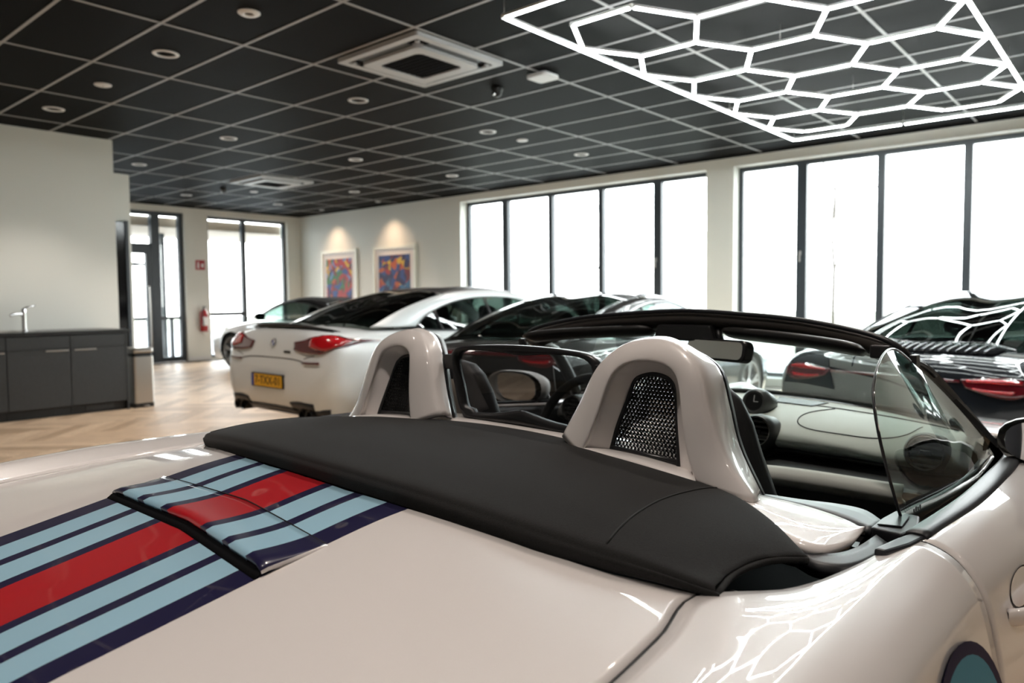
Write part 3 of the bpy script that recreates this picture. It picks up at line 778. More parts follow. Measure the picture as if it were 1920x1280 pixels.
def side_at(u, z, sg=1):
    """point on the body side at survey station u and height z (car frame)"""
    pts = side_row(u, 90)[::-1]
    for a, b in zip(pts[:-1], pts[1:]):
        if a.z <= z <= b.z and b.z > a.z:
            q = a.lerp(b, (z-a.z)/(b.z-a.z)); return Vector((sg*q.x, q.y, q.z))
    return Vector((sg*pts[-1].x, pts[-1].y, z))
def side_panel(name, u0, u1, material, rows=(0, 34), step=.02):
    n = max(4, int((u1-u0)/step))
    for s in (1, -1):
        V = []; 
        for i in range(n+1):
            V += side_row(u0+(u1-u0)*i/n)[rows[0]:rows[1]]
        F = grid_faces(n+1, rows[1]-rows[0])
        V, F = cut_arches(V, F, ARCH)
        if s < 0: V = mirx(V)
        else: F = [f[::-1] for f in F]
        F = [f[::-1] for f in F]
        mk(name, V, F, material, car, thick=.012, off=-1)
side_panel('rear_fender', -1.32, -.0025, 'paint_cream')
side_panel('door_panel', .0025, .977, 'paint_cream', (0, 28))
side_panel('sill', .0025, .977, 'paint_cream', (28, 34))
side_panel('front_fender', .983, 2.62, 'paint_cream')

# deck lid: stripes down the middle
ZC = [(-1.02, .784), (-.9, .8165), (-.787, .8435), (-.665, .8725), (-.57, .8945), (-.48, .9125), (-.40, .923), (-.30, .93)]
def zc(u):
    n = len(ZC)
    if u <= ZC[0][0]: return ZC[0][1]
    if u >= ZC[-1][0]: return ZC[-1][1]
    i = max(k for k in range(n-1) if ZC[k][0] <= u); h = ZC[i+1][0]-ZC[i][0]; t = (u-ZC[i][0])/h
    p1, p2 = ZC[i][1], ZC[i+1][1]
    m1 = (p2-ZC[i-1][1])/(ZC[i+1][0]-ZC[i-1][0])*h if i > 0 else p2-p1
    m2 = (ZC[i+2][1]-p1)/(ZC[i+2][0]-ZC[i][0])*h if i+2 < n else p2-p1
    return (2*t**3-3*t*t+1)*p1+(t**3-2*t*t+t)*m1+(-2*t**3+3*t*t)*p2+(t**3-t*t)*m2
def deckz(u, v):
    shut_v, shut_z = interp(SIDE[0], u)
    d = max(.005, zc(u)-shut_z)
    return zc(u)-d*(abs(v)/shut_v)**1.65
FE = [(0, -.479), (.12, -.470), (.24, -.449), (.35, -.425), (.457, -.400), (.555, -.368), (.645, -.323)]
def front_edge(v):
    v = abs(v)
    for i in range(len(FE)-1):
        if v <= FE[i+1][0] or i == len(FE)-2:
            a, b = FE[i], FE[i+1]; return a[1]+(b[1]-a[1])*(v-a[0])/(b[0]-a[0])
def decklid():
    nv, nu = 121, 40; V = []
    for j in range(nu):
        for i in range(nv):
            s = -1+2*i/(nv-1)
            t = j/(nu-1)
            # outer columns follow the shut line
            v0 = .645*s; u = front_edge(v0)*(1-t)+(-1.0)*t
            sv = interp(SIDE[0], u)[0]-.0045
            v = s*sv if abs(s) > .42 else v0
            if abs(s) > .42: v = (v0*(1-(abs(s)-.42)/.58)+s*sv*((abs(s)-.42)/.58))
            V.append(B(u, v, deckz(u, v)))
    mk('decklid', V, grid_faces(nu, nv), 'paint_striped', car, thick=.015, off=1)
decklid()
# flap with the third brake light, raised at its trailing edge
def flap():
    V = []; nv, nu = 61, 10
    for j in range(nu):
        t = j/(nu-1)
        for i in range(nv):
            s = -1+2*i/(nv-1); v = .256*s; u = -.577-.090*t-.004*(1-s*s)
            lift = (.017*t**1.4-.004*max(0, (t-.86)/.14)**2)*(1-max(0, (abs(s)-.95)/.05)*.6)+.0012
            V.append(B(u, v, deckz(u, v)+lift))
    mk('brake_light_flap', V, grid_faces(nu, nv), 'paint_striped', car, thick=.009, off=1)
    V = []
    for s in range(31):
        v = .254*(-1+2*s/30); u = -.662-.004*(1-(v/.254)**2)
        V += [B(u, v, deckz(u, v)+.008), B(u-.014, v, deckz(u-.014, v)+.0006)]
    mk('flap_gap', V, [(2*i, 2*i+1, 2*i+3, 2*i+2) for i in range(30)], 'black_matt', car, thick=.002)
    tube('flap_seam', [B(-.5755-.004*(1-(v/.27)**2), v, deckz(-.5755, v)+.0004) for v in [-.25+.50*k/30 for k in range(31)]], .0009, 'seam', car, 6)
flap()
# shut line between lid and wing, hood and other joints
for s in (1, -1):
    tube('shut_line', [B(u, s*(interp(SIDE[0], u)[0]-.002), interp(SIDE[0], u)[1]-.003) for u in [-.99+.665*k/30 for k in range(31)]], .003, 'seam', car, 6)
    tube('door_gap', [Vector((s*p.x, p.y, p.z)) for p in [q-Vector((.004, 0, .002)) for q in side_row(0)[:30]]], .0035, 'seam', car, 6)
# rear fascia, below the picture edge
def fascia():
    nv = 33
    def sweep(v): return 1-(v)**2
    V = []
    for j in range(14):                                   # upper tail panel between deck lid and bumper
        t = j/13; u = -1.003-.317*t; ev, ez = interp(SIDE[0], u); ev -= .003; zm = .790*(1-t)+.712*t+.012*math.sin(PI*t)
        for i in range(nv):
            q = -1+2*i/(nv-1); V.append(B(u-.05*t*sweep(q), ev*q, zm*(1-q*q)+ez*q*q))
    mk('tail_panel', V, grid_faces(14, nv), 'paint_cream', car, thick=.01, off=1)
    ends = [interp(t, -1.32) for t in SIDE]; bul = [.05, .075, .095, .11, .12, .115, .07]
    V = []
    for i in range(nv):
        q = -1+2*i/(nv-1)
        V += cr([B(-1.318-bul[k]*sweep(q), ends[k][0]*q, ends[k][1]+(.012*(1-q*q) if k == 0 else 0)) for k in range(7)], 26)
    mk('rear_bumper', V, grid_faces(nv, 26), 'paint_cream', car, thick=.012, off=-1)
    for s in (1, -1):
        V = []
        for k in range(15):
            q = s*(.52+.46*k/14)
            V += [B(-1.318-bul[m]*sweep(q)-(.012 if 0 < m < 4 else .004), ends[m][0]*q, ends[m][1]) for m in range(1, 5)]
        mk('tail_light', V, grid_faces(15, 4, flip=s > 0), 'lamp_red', car, thick=.012, off=-1)
    lathe('exhaust_tip', [(.035, .06), (.05, .06), (.05, -.05), (.045, -.05), (.04, .04)], 'chrome', car, 20, 'y', (-.06, -1.38, .29)); lathe('exhaust_tip', [(.035, .06), (.05, .06), (.05, -.05), (.045, -.05), (.04, .04)], 'chrome', car, 20, 'y', (.06, -1.38, .29))
fascia()
# hood, front bumper, headlights
def frontend():
    us = [1.12, 1.35, 1.7, 1.97, 2.28, 2.50, 2.62]; V = []
    zcn = [.875, .848, .806, .768, .69, .565, .475]
    for u in [1.12+1.50*i/34 for i in range(35)]:
        k = max(i for i in range(6) if us[i] <= u+1e-9); t = (u-us[k])/(us[k+1]-us[k]); zz = zcn[k]+(zcn[k+1]-zcn[k])*t
        hv, hz = interp(SIDE[0], u)
        for i in range(25):
            s = -1+2*i/24; V.append(B(u, (hv-.004)*s, zz-(zz-hz)*abs(s)**2.5))
    mk('hood', V, grid_faces(35, 25, flip=True), 'paint_cream', car, thick=.012, off=1)
    V = []
    for i in range(25):
        s = -1+2*i/24; hv, hz = interp(SIDE[0], 2.62)
        for z, du in ((.46, 0), (.42, .05), (.36, .07), (.27, .06), (.17, .03)): V.append(B(2.62+du*(1-s*s), .42*s if z < .45 else .2*s, z))
    mk('front_bumper', V, grid_faces(25, 5), 'paint_cream', car, thick=.01)
    for s in (1, -1):
        V, F = lathe_geo([(.0001, .055), (.05, .045), (.085, .02), (.10, -.02)], 20)
        o = mk('headlight', [(v.x*.95, v.y*1.9, v.z) for v in V], F, 'lamp_clear', car); o.location = cloc(s*.64, 2.06, .758); o.rotation_euler = (rad(-18), rad(14)*s, 0)
frontend()
for s in (1, -1):
    liner(car, s*.45, s*.88, RY, WR, .372); liner(car, s*.45, s*.90, FY, WR, .362)
    wheel(car, s*.80, RY, WR, s, 'alloy', 5, .26); wheel(car, s*.82, FY, WR-.005, s, 'alloy', 5, .235)
box('underbody', -.74, .74, -1.2, 2.6, .15, .22, 'black_matt', car)

# fabric roof lid
def soft_top():
    fr = [(0, -.022, .919), (.15, -.032, .918), (.30, -.065, .915), (.45, -.10, .906), (.56, -.112, .894), (.645, -.15, .878), (.729, -.215, .860)]   # v,u,z front edge
    rear = [(0, -.503, .931), (.15, -.501, .930), (.30, -.490, .924), (.45, -.473, .912), (.555, -.453, .899), (.632, -.428, .884), (.697, -.392, .862)]
    n = 7
    def mid(i, t, lift):
        a, b = Vector(fr[i]), Vector(rear[i]); p = a.lerp(b, t); p.z += lift; return p
    bulge = [(.25, .010), (.5, .0155), (.75, .0135), (.92, .006), (1.0, 0)]
    full = []
    for i in range(n):
        k = [1, 1, 1, .95, .8, .45, .1][i]
        col = [Vector(fr[i])-Vector((0, -.006, .012)), Vector(fr[i])]+[mid(i, t, l*k) for t, l in bulge]
        if i == 6:
            hem = cr([(.729, -.215, .860), (.7015, -.246, .861), (.689, -.279, .862), (.686, -.331, .862), (.697, -.392, .862)], 11); col = [hem[0]-Vector((0, -.006, .012)), hem[0]]+[hem[int(round(t*10))] for t, l in bulge]
        e = Vector(rear[i]); dn = [.034, .034, .034, .032, .028, .020, .012][i]
        dv = [0, 0, 0, .0, .004, .010, .008][i]; du = [-.011, -.011, -.011, -.011, -.009, -.004, -.003][i]
        col += [e+Vector((dv*.6, du*.7, -.008)), e+Vector((dv, du, -dn*.5)), e+Vector((dv*.7, du*.6, -dn))]
        full.append(col)
    cols = [mirx(c) for c in full[:0:-1]]+full
    m = len(cols[0]); V = []
    rws = [cr([c[k] for c in cols], 97) for k in range(m)]
    colsd = [cr([rws[k][j] for k in range(m)], 46) for j in range(97)]
    V = [colsd[j][i] for j in range(97) for i in range(46)]
    o = mk('fabric_top', V, grid_faces(97, 46, flip=True), 'fabric', car, thick=.003, off=0)
    dg = bpy.context.evaluated_depsgraph_get()
    bv = BVHTree.FromPolygons(V, grid_faces(97, 46))
    def on(u, v):
        q = B(u, v, .9); h = bv.ray_cast(Vector((q.x, q.y, 2)), Vector((0, 0, -1)))
        return h[0] if h[0] else None
    for s in (1, -1):
        pts = [on(u, s*v) for u, v in cr([(-.075, .552, 0), (-.16, .540, 0), (-.25, .538, 0), (-.33, .551, 0), (-.372, .562, 0)], 24) for u, v in [(u, v)]] if False else [on(q.x, s*q.y) for q in cr([(-.06, .520, 0), (-.12, .513, 0), (-.21, .515, 0), (-.30, .527, 0), (-.372, .545, 0)], 24)]
        pts = [p+Vector((0, 0, .0018)) for p in pts if p]
        tube('fabric_seam', pts, .0016, 'seam', car, 6)
        tube('fabric_hem', [Vector((s*q[0], q[1], q[2]-.003)) for q in cr([(.731, -.213, .859), (.7035, -.245, .860), (.691, -.279, .860), (.688, -.331, .860), (.699, -.394, .857)], 18)], .0045, 'fabric', car, 8)
soft_top()
# dark well under the fabric and cockpit tub
V = []
for u in (-.42, -.30, -.18, -.02): 
    iv = interp(SIDE[0], max(u, -.325))[0] if u > -.33 else .62
    V += [B(u, x, .80) for x in (-iv+.012, iv-.012)]
mk('roof_well', V, grid_faces(4, 2, flip=True), 'black_matt', car, smooth=False, thick=.01)
for s in (1, -1):
    V = []
    for u in [-.33+.33*k/16 for k in range(17)]:
        q = interp(SIDE[0], max(u, -.322)); V += [B(u, s*(q[0]-.004), q[1]-.006), B(u, s*(q[0]-.02), .80)]
    mk('well_side', V, [(2*i, 2*i+1, 2*i+3, 2*i+2) for i in range(16)], 'black_matt', car, thick=.004)
    lathe('roof_hinge', [(.016, -.01), (.016, .01), (.0001, .011)], 'black_plastic', car, 12, 'x', cloc(s*.66, -.26, .835))

# cover flaps between hoops and doors: cream piece plus black trim pieces
def flaps():
    for s in (1, -1):
        def pl(name, top, m, drop=.012, sub=True):
            V = [B(a, s*b, c) for a, b, c in top]; n = len(V)
            return V
        outer = BL((-.078, .545, .895), (-.10, .60, .890), (-.125, .655, .882), (-.118, .695, .876), (-.06, .708, .876), (-.006, .703, .879))
        inner = BL((.012, .520, .894), (.020, .555, .891), (.024, .60, .888), (.02, .642, .885), (.012, .675, .882), (.0, .700, .8795))
        V, r, c = loft([outer, [(a+b)/2+Vector((0, 0, .005)) for a, b in zip(outer, inner)], inner], 28, 9)
        F = grid_faces(r, c)
        if s < 0: V = mirx(V); F = [f[::-1] for f in F]
        mk('cover_flap', V, F, 'paint_cream', car, thick=.012, off=-1)
        # black trim: long sliver along the cockpit edge, block at the door, tray beneath the flap
        a = BL((.040, .512, .886), (.035, .56, .885), (.032, .61, .883), (.022, .66, .880), (.006, .706, .878)); b = BL((.085, .505, .876), (.088, .565, .878), (.100, .62, .879), (.098, .66, .8785), (.062, .70, .8775))
        V, r, c = loft([a, b], 20, 4); F = grid_faces(r, c)
        if s < 0: V = mirx(V); F = [f[::-1] for f in F]
        mk('cockpit_trim', V, F, 'rubber', car, thick=.015, off=-1)
        a = BL((-.135, .668, .868), (-.145, .70, .866), (-.130, .735, .866), (-.08, .748, .869), (-.03, .752, .872)); b = BL((-.12, .675, .872), (-.115, .70, .8725), (-.09, .714, .873), (-.05, .718, .874), (0.0, .716, .875))
        V, r, c = loft([a, b], 20, 4); F = grid_faces(r, c)
        if s < 0: V = mirx(V); F = [f[::-1] for f in F]
        mk('trim_tray', V, F, 'rubber', car, thick=.02, off=-1)
        V, F = [], []
        top = [(.006, .706), (.06, .700), (.11, .700), (.105, .735), (.05, .752), (.004, .748)]
        o = prism('door_corner_block', [cloc(s*v, u, .87)[:2] for u, v in top], cloc(.73, .05, .862)[2], cloc(.73, .05, .8825)[2], 'rubber', car, 'z', bevel=.003)
        o = prism('corner_cap', [cloc(s*v, u, .87)[:2] for u, v in [(.018, .710), (.06, .706), (.092, .708), (.085, .728), (.03, .738)]], cloc(.73, .02, .8825)[2], cloc(.73, .02, .8850)[2], 'black_plastic', car, 'z', bevel=.001)
        prism('seal_end', [cloc(s*v, u, .87)[:2] for u, v in [(-.075, .742), (-.02, .748), (.03, .756), (.03, .775), (-.03, .770), (-.075, .758)]], cloc(.73, .02, .868)[2], cloc(.73, .02, .883)[2], 'rubber', car, 'z', bevel=.004)
        # belt strip along the door top
        a = BL((.012, .750, .8805), (.25, .742, .8815), (.5, .716, .8785), (.68, .690, .871), (.76, .674, .866)); b = BL((.012, .771, .8815), (.25, .765, .8815), (.5, .741, .8785), (.68, .715, .871), (.76, .699, .866))
        c3 = [p+Vector((.003, 0, -.008)) for p in b]
        V, r, c = loft([a, [(p+q)/2+Vector((0, 0, .0015)) for p, q in zip(a, b)], b, c3], 40, 12); F = grid_faces(r, c)
        if s < 0: V = mirx(V); F = [f[::-1] for f in F]
        mk('belt_strip', V, F, 'rubber', car, thick=.004, off=-1)
flaps()

# hoops with mesh
HA = [(.19,.925,-.035),(.22,.985,-.025),(.245,1.045,-.015),(.262,1.080,-.005),(.293,1.108,.008),(.335,1.120,.02),(.37,1.119,.026),(.40,1.111,.03),(.44,1.094,.03),(.467,1.069,.03),(.485,1.01,.03),(.505,.94,.03),(.55,.858,.03)]
HB = [(.183,.934,-.07),(.217,.996,-.06),(.245,1.056,-.05),(.267,1.09,-.04),(.30,1.115,-.03),(.336,1.126,-.022),(.375,1.128,-.02),(.42,1.118,-.028),(.455,1.098,-.04),(.480,1.066,-.05),(.503,1.0,-.06),(.533,.935,-.065),(.585,.878,-.07)]
HC = [(.255,.915,-.105),(.267,.942,-.1),(.282,.989,-.09),(.298,1.051,-.075),(.313,1.074,-.065),(.336,1.086,-.06),(.368,1.090,-.055),(.403,1.085,-.055),(.428,1.072,-.06),(.443,1.045,-.067),(.458,.99,-.08),(.476,.935,-.09),(.495,.895,-.095)]
HDm = [(.296,.905,-.066),(.298,.931,-.06),(.302,.965,-.05),(.314,1.018,-.04),(.321,1.046,-.03),(.333,1.057,-.025),(.36,1.062,-.02),(.385,1.059,-.02),(.402,1.051,-.024),(.413,1.036,-.03),(.425,.99,-.045),(.438,.935,-.06),(.443,.905,-.066)]
def du_mesh(z): return -.02-.29*max(0, 1.062-z)
def hoops():
    A0 = [N(u+.007, v, z-.012) for v, z, u in HA]
    A = [N(u, v, z) for v, z, u in HA]
    Bo = [N(u+.010, v, z) for v, z, u in HB]
    Bm = [N((a[2]*.6+b[2]*.4), a[0]*.6+b[0]*.4+(.002 if i > 8 else -.002 if i < 4 else 0), max(a[1], b[1])+.0015 if 3 < i < 9 else a[1]*.6+b[1]*.4) for i, (a, b) in enumerate(zip(HA, HB))]
    Bc = [N(u-.008, v*.975+.025*.365, z-.003 if 2 < i < 10 else z) for i, (v, z, u) in enumerate(HB)]
    C = [N(u, v, z) for v, z, u in HC]; C2 = [N(u+.010, v*.985+.015*.37, z-.003) for v, z, u in HC]
    Dm = [N(u, v, z) for v, z, u in HDm]
    BC = [(p+q)/2+Vector((0, -.005, 0)) for p, q in zip(Bc, C)]
    rows = [[p+Vector((0, 0, 0)) for p in A0], A, Bm, Bo, Bc, BC, C, C2, [(p+q)/2 for p, q in zip(C2, Dm)], Dm]
    n = 60
    R = [cr(r, n) for r in rows]
    cols = [cr([R[k][j] for k in range(len(R))], 44) for j in range(n)]
    V = [cols[j][i] for j in range(n) for i in range(44)]
    for s in (1, -1):
        W = V if s > 0 else mirx(V)
        mk('roll_hoop', W, grid_faces(n, 44, flip=s < 0), 'paint_cream', car, thick=.006, off=-1)
        # recess floor in front of the mesh
        a = NL((-.108, .24, .924), (-.110, .37, .921), (-.108, .50, .905)); b = NL((-.055, .28, .922), (-.055, .37, .918), (-.055, .46, .910))
        W, r, c = loft([[p+Vector((0, 0, -.02)) for p in a], a, b], 14, 8); W = W if s > 0 else mirx(W)
        mk('recess_floor', W, grid_faces(r, c, flip=s < 0), 'paint_cream', car, thick=.004)
        # black trim along the front edge of the hoop
        fc = [N(u, s*v, z) for v, z, u in HA]; fc = arc(fc, 40); nn = len(fc)
        cx = sum(p.x for p in fc)/nn
        mk('hoop_trim', fc+[Vector((p.x*.97+cx*.03, p.y+.022, p.z-.005)) for p in fc]+[Vector((p.x*.8+cx*.2, p.y+.02, p.z-.024)) for p in fc], grid_faces(3, nn, flip=s < 0), 'black_plastic', car, thick=.004)
        # mesh: perforated sheet
        outl = [(p.x, p.y) for p in arc([(v, z, 0) for v, z, u in HDm], 60)]
        def inside(x, y):
            c = False; k = len(outl)
            for i in range(k):
                x1, y1 = outl[i]; x2, y2 = outl[i-1]
                if (y1 > y) != (y2 > y) and x < (x2-x1)*(y-y1)/(y2-y1)+x1: c = not c
            return c
        p = .0078; W, F = [], []
        for a in range(26):
            for b_ in range(30):
                x = .290+(a+.5*(b_ % 2))*p; z = .906+b_*p*.866
                if not inside(x, z): continue
                k0 = len(W)
                for q in range(6):
                    an = rad(60*q+30)
                    for r_, du in ((p/math.sqrt(3)*1.002, 0), (p*.40, -.0012), (p*.37, .0025)):
                        zz = z+r_*math.sin(an); W.append(N(du_mesh(zz)+.002+du, s*(x+r_*math.cos(an)), zz))
                for q in range(6):
                    t = (q+1) % 6
                    for l in (0, 1): F.append((k0+3*q+l, k0+3*t+l, k0+3*t+l+1, k0+3*q+l+1))
        mk('hoop_mesh', W, F, 'mesh_metal', car, smooth=False)
        tube('mesh_border', [N(du_mesh(z)-.002, s*v, z) for v, z in outl], .0045, 'black_plastic', car, 8)
        tube('mesh_border', [N(du_mesh(.922)-.002, s*v, .924-(v-.3)*.05) for v in (.297, .37, .443)], .005, 'black_plastic', car, 8)
    # cross panel under the hoops
    rows = []
    base = [(-.44, -.085, .898), (-.37, -.068, .905), (-.30, -.05, .910), (-.15, -.014, .9145), (0, -.004, .9155), (.15, -.014, .9145), (.30, -.05, .910), (.37, -.068, .905), (.44, -.085, .898)]
    rows = [[N(u-.035, v, z-.02) for v, u, z in base], [N(u-.02, v, z) for v, u, z in base], [N(u+.015, v, z+.004) for v, u, z in base], [N(.035, v, z+.002) for v, u, z in base], [N(.055, v, z-.05) for v, u, z in base]]
    V, r, c = loft(rows, 61, 22)
    mk('hoop_base', V, grid_faces(r, c, flip=True), 'paint_cream', car, thick=.006, off=-1)
hoops()

# wind deflector between the hoops
def deflector():
    hl = [(.185, .932, 0), (.198, .95, 0), (.212, 1.0, 0), (.226, 1.052, 0), (.218, 1.078, 0), (.180, 1.092, 0), (.06, 1.099, 0)]
    out = arc([(-a, b, 0) for a, b, c in hl]+hl[::-1]+[(.165, .922, 0), (0, .921, 0), (-.165, .922, 0)], 90, True)
    P = [N(.0, p.x, p.y) for p in out]; c = Vector((0, 0, 1.02)); V, F = [], []
    n = len(P)
    for p in P:
        d = Vector((p.x, 0, p.z-1.01)); w = .020 if p.z > .94 else .034; nrm = d.normalized()
        for k, (a, b) in enumerate(((0, -.008), (0, .010), (-w, .010), (-w-.002, .0), (-w, -.008), (-w*.5, -.013))):
            V.append(p+nrm*a+Vector((0, b, 0)))
    mk('deflector_frame', V, grid_faces(n, 6, close_r=True, close_c=True), 'black_plastic', car)
    W = [Vector((p.x*.93, p.y+.002, 1.01+(p.z-1.01)*.84)) for p in P]
    mk('deflector_screen', W, [tuple(range(n))], 'deflector_glass', car, smooth=False)
    for s in (1, -1): box('deflector_clip', s*.215, s*.245, -.012, .014, 1.035, 1.07, 'black_plastic', car, bevel=.002)
deflector()

# windscreen: header, pillars, glass
TOPc = [(.672, 0, 1.163), (.667, .19, 1.154), (.659, .335, 1.142), (.647, .46, 1.122), (.636, .54, 1.102), (.640, .580, 1.077), (.685, .590, 1.053), (.77, .600, 1.025), (.87, .632, .950), (.965, .668, .862)]
def screen():
    half = NL(*TOPc); full = mirx(half[:0:-1])+half
    n = 121; path = arc(full, n)
    # frame cross-section swept along the curve: rows offset by inward/back directions
    V, m = [], 8
    for i, p in enumerate(path):
        t = (path[min(i+1, n-1)]-path[max(i-1, 0)]).normalized()
        ctr = Vector((0, 1.0, .93)); inn = (ctr-p); inn -= t*inn.dot(t); inn.normalize()       # towards the glass centre
        bk = t.cross(inn).normalized()
        if bk.y > 0: bk = -bk
        k = min(1., abs(p.x)/.5); w = .086*(1-k)+.060*k if p.z > 1.08 else .036
        dpt = .026
        for a, b in ((-.004, -.3), (-.002, .35), (.004, .75), (.5, 1.), (.96, .7), (1, .1), (.8, -.5), (.3, -.6)):
            V.append(p+inn*w*a+bk*dpt*b)
    mk('windscreen_frame', V, grid_faces(n, m, close_c=True), 'header', car)
    tube('header_seal', [p+Vector((0, -.012, .002)) for p in path[14:-14]], .006, 'rubber', car, 8)
    # glass from the header to the cowl
    bot = NL((1.26, 0, .868), (1.23, .2, .866), (1.17, .4, .860), (1.08, .56, .854), (.975, .664, .850)); bot = mirx(bot[:0:-1])+bot
    top = [p+Vector((0, .004, -.012)) for p in arc(full, 41)][0:41]
    V = []
    NB = 41; bt = arc(bot, NB)
    tp = arc([q+Vector((0, .004, -.014)) for q in half[:7]], 21); tp = mirx(tp[:0:-1])+tp
    # outer columns end on the pillars
    for j in range(12):
        t = j/11
        for i in range(NB):
            p = tp[i].lerp(bt[i], t); p.z += .02*math.sin(PI*t); V.append(p)
    mk('windscreen', V, grid_faces(12, NB), 'screen_glass', car)
    V = [q for p in bt for q in (p+Vector((0, -.012, .006)), p+Vector((0, .03, -.004)), p+Vector((0, .12, -.03)))]
    mk('cowl', V, grid_faces(NB, 3), 'black_plastic', car, thick=.01)
    # sun visors, mirror, console
    for s in (1, -1):
        V, n2 = [], 28
        for i in range(n2+1):
            f = i/n2; v = .112+.415*f; u = .700-.085*f-.03*f*f; z = 1.112-.019*f-.010*f**4
            e = max(.08, min(1., math.sqrt(max(0, 1-(2*f-1)**12)))); hz, hu = .0135*e, .034*(.4+.6*e)
            for q in range(14):
                a = 2*PI*q/14; du, dz = hu*math.cos(a), hz*math.sin(a); V.append(N(u-.02+du*.94+dz*.3, s*v, z-.006+dz-du*.36))
        o = mk('sun_visor', V, grid_faces(n2+1, 14, close_c=True, flip=s > 0)+[tuple(range(14)), tuple(range(n2*14, n2*14+14))], 'visor', car)
        box('visor_mount', s*.52, s*.565, .60, .63, 1.06, 1.09, 'black_plastic', car, bevel=.004)
    prism('roof_console', [(-.10, 1.08), (.10, 1.08), (.085, 1.125), (-.085, 1.125)], .655, .715, 'black_plastic', car, 'y', bevel=.006)
    tube('mirror_arm', [(.09, .69, 1.12), (.11, .665, 1.085)], .008, 'black_plastic', car)
    V = rrect(-.112, .112, -.029, .029, .02)
    mr = prism('rear_view_mirror', V, -.0, .035, 'black_plastic', car, 'y', bevel=.006); mr.location = (.112, .63, 1.062); mr.rotation_euler = (rad(-10), 0, rad(-18))
    g = prism('mirror_glass', rrect(-.105, .105, -.023, .023, .016), -.002, .0, 'mirror_glass', mr, 'y')
screen()

# side glass and door mirrors
def sideglass():
    for s in (1, -1):
        rear = BL((.085, .722, .866), (.075, .715, .90), (.062, .703, .96), (.060, .690, 1.02), (.082, .676, 1.062), (.125, .664, 1.090), (.19, .648, 1.108))
        top = BL((.19, .648, 1.108), (.27, .630, 1.1115), (.36, .611, 1.100), (.45, .601, 1.074), (.54, .609, 1.030), (.62, .630, .972), (.69, .651, .912), (.73, .664, .868))
        bot = BL((.085, .722, .866), (.3, .716, .868), (.5, .700, .866), (.73, .664, .862))
        edge = rear[:-1]+top
        E = arc(edge, 60); Bt = arc(bot, 60)
        V = []
        for j in range(16):
            for i in range(60): V.append(E[i].lerp(Bt[i], j/15))
        if s < 0: V = mirx(V)
        if s > 0:
            for k in range(4): cbox('glass_stamp', .7225, .7235, .115+.008*k, .1195+.008*k, .884, .889+.002*(k % 2), 'ink', car)
        if s < 0: E = []                       # the left pane is wound down
        else: mk('side_window', V, grid_faces(16, 60, flip=s > 0), 'side_glass', car)
        ed = [Vector((s*p.x, p.y, p.z)) for p in E]
        if ed: tube('window_edge', ed[:36], .0024, 'rubber', car, 6)
        if ed: tube('window_edge_highlight', [p+Vector((s*.0022, -.0016, .001)) for p in ed[8:30]], .0007, 'chrome', car, 5)
        box('pillar_bracket', s*.598, s*.612, .62, .65, 1.03, 1.07, 'black_plastic', car, bevel=.003)
        pts = [p.lerp(q, .5) for p, q in zip(BL((.60, .640, .985), (.69, .664, .91), (.745, .678, .872)), BL((.62, .640, .975), (.70, .664, .90), (.745, .678, .872)))]
        V = [Vector((s*p.x, p.y, p.z)) for p in NL((.83, .640, .955), (.93, .715, .838), (.985, .690, .842), (.88, .650, .935))]
        mk('mirror_triangle', V, [(0, 1, 2, 3)], 'black_plastic', car, smooth=False, thick=.012)
        m = empty('door_mirror', (s*.865, .85, .868)); m.parent = car
        V = []
        n = 24
        prof = [(0.0, 1.0), (.02, 1.02), (.05, .96), (.085, .78), (.11, .45), (.118, .05)]
        for du, k in prof:
            for i in range(n):
                a = 2*PI*i/n; ca, sa = math.cos(a), math.sin(a)
                x = .145*k*(abs(ca)**.8)*(1 if ca > 0 else -1); z = (.060 if sa > 0 else .066)*k*(abs(sa)**.8)*(1 if sa > 0 else -1)
                V.append((s*x, du, z))
        mk('mirror_cap', V, grid_faces(len(prof), n, close_c=True, flip=s < 0), 'texture_cap', m)
        W = [(s*.128*math.copysign(abs(math.cos(a))**.75, math.cos(a)) , .004, .053*math.copysign(abs(math.sin(a))**.75, math.sin(a))) for a in [2*PI*i/n for i in range(n)]]
        mg = mk('mirror_lens', W, [tuple(range(n)) if s > 0 else tuple(range(n))[::-1]], 'mirror_glass', m, smooth=False, thick=.002); mg.rotation_euler = (rad(2), 0, rad(8)*s)
        V = [(s*a, b, c) for a, b, c in ((-.10, .02, -.055), (.02, .02, -.062), (.02, .09, -.062), (-.10, .09, -.055), (-.085, .03, -.012), (0, .03, -.05), (0, .08, -.05), (-.085, .08, -.012))]
        prism('mirror_foot', [(s*-.10, -.005), (s*.05, -.05), (s*-.04, -.078), (s*-.125, -.068)], .02, .085, 'black_plastic', m, 'y', bevel=.006)
        # door handle
        zh = B(.07, .874, .79).z; hd = empty('door_handle', side_at(.07, zh, s)); hd.parent = car
        P = cr([(-.004, 0, -.012), (.016, .03, -.012), (.020, .09, -.012), (.015, .15, -.012), (-.004, .18, -.012)], 14)
        V = []
        for p in P:
            for a, b in ((.0, .014), (.006, .010), (.007, -.008), (.0, -.013), (-.005, -.008), (-.005, .010)): V.append((s*(p.x+a), p.y, p.z+b))
        mk('handle_grip', V, grid_faces(14, 6, close_c=True, flip=s < 0), 'paint_cream', hd)
        hc = [side_at(.07+.085+.062*math.cos(a), zh+.008+.026*math.sin(a), s)-Vector(hd.location)+Vector((s*.0012, 0, 0)) for a in [2*PI*i/20 for i in range(20)]]
        mk('handle_cup', hc+[sum(hc, Vector())/20-Vector((s*.012, 0, 0))], [(i, (i+1) % 20, 20) for i in range(20)], 'seam', hd)
sideglass()

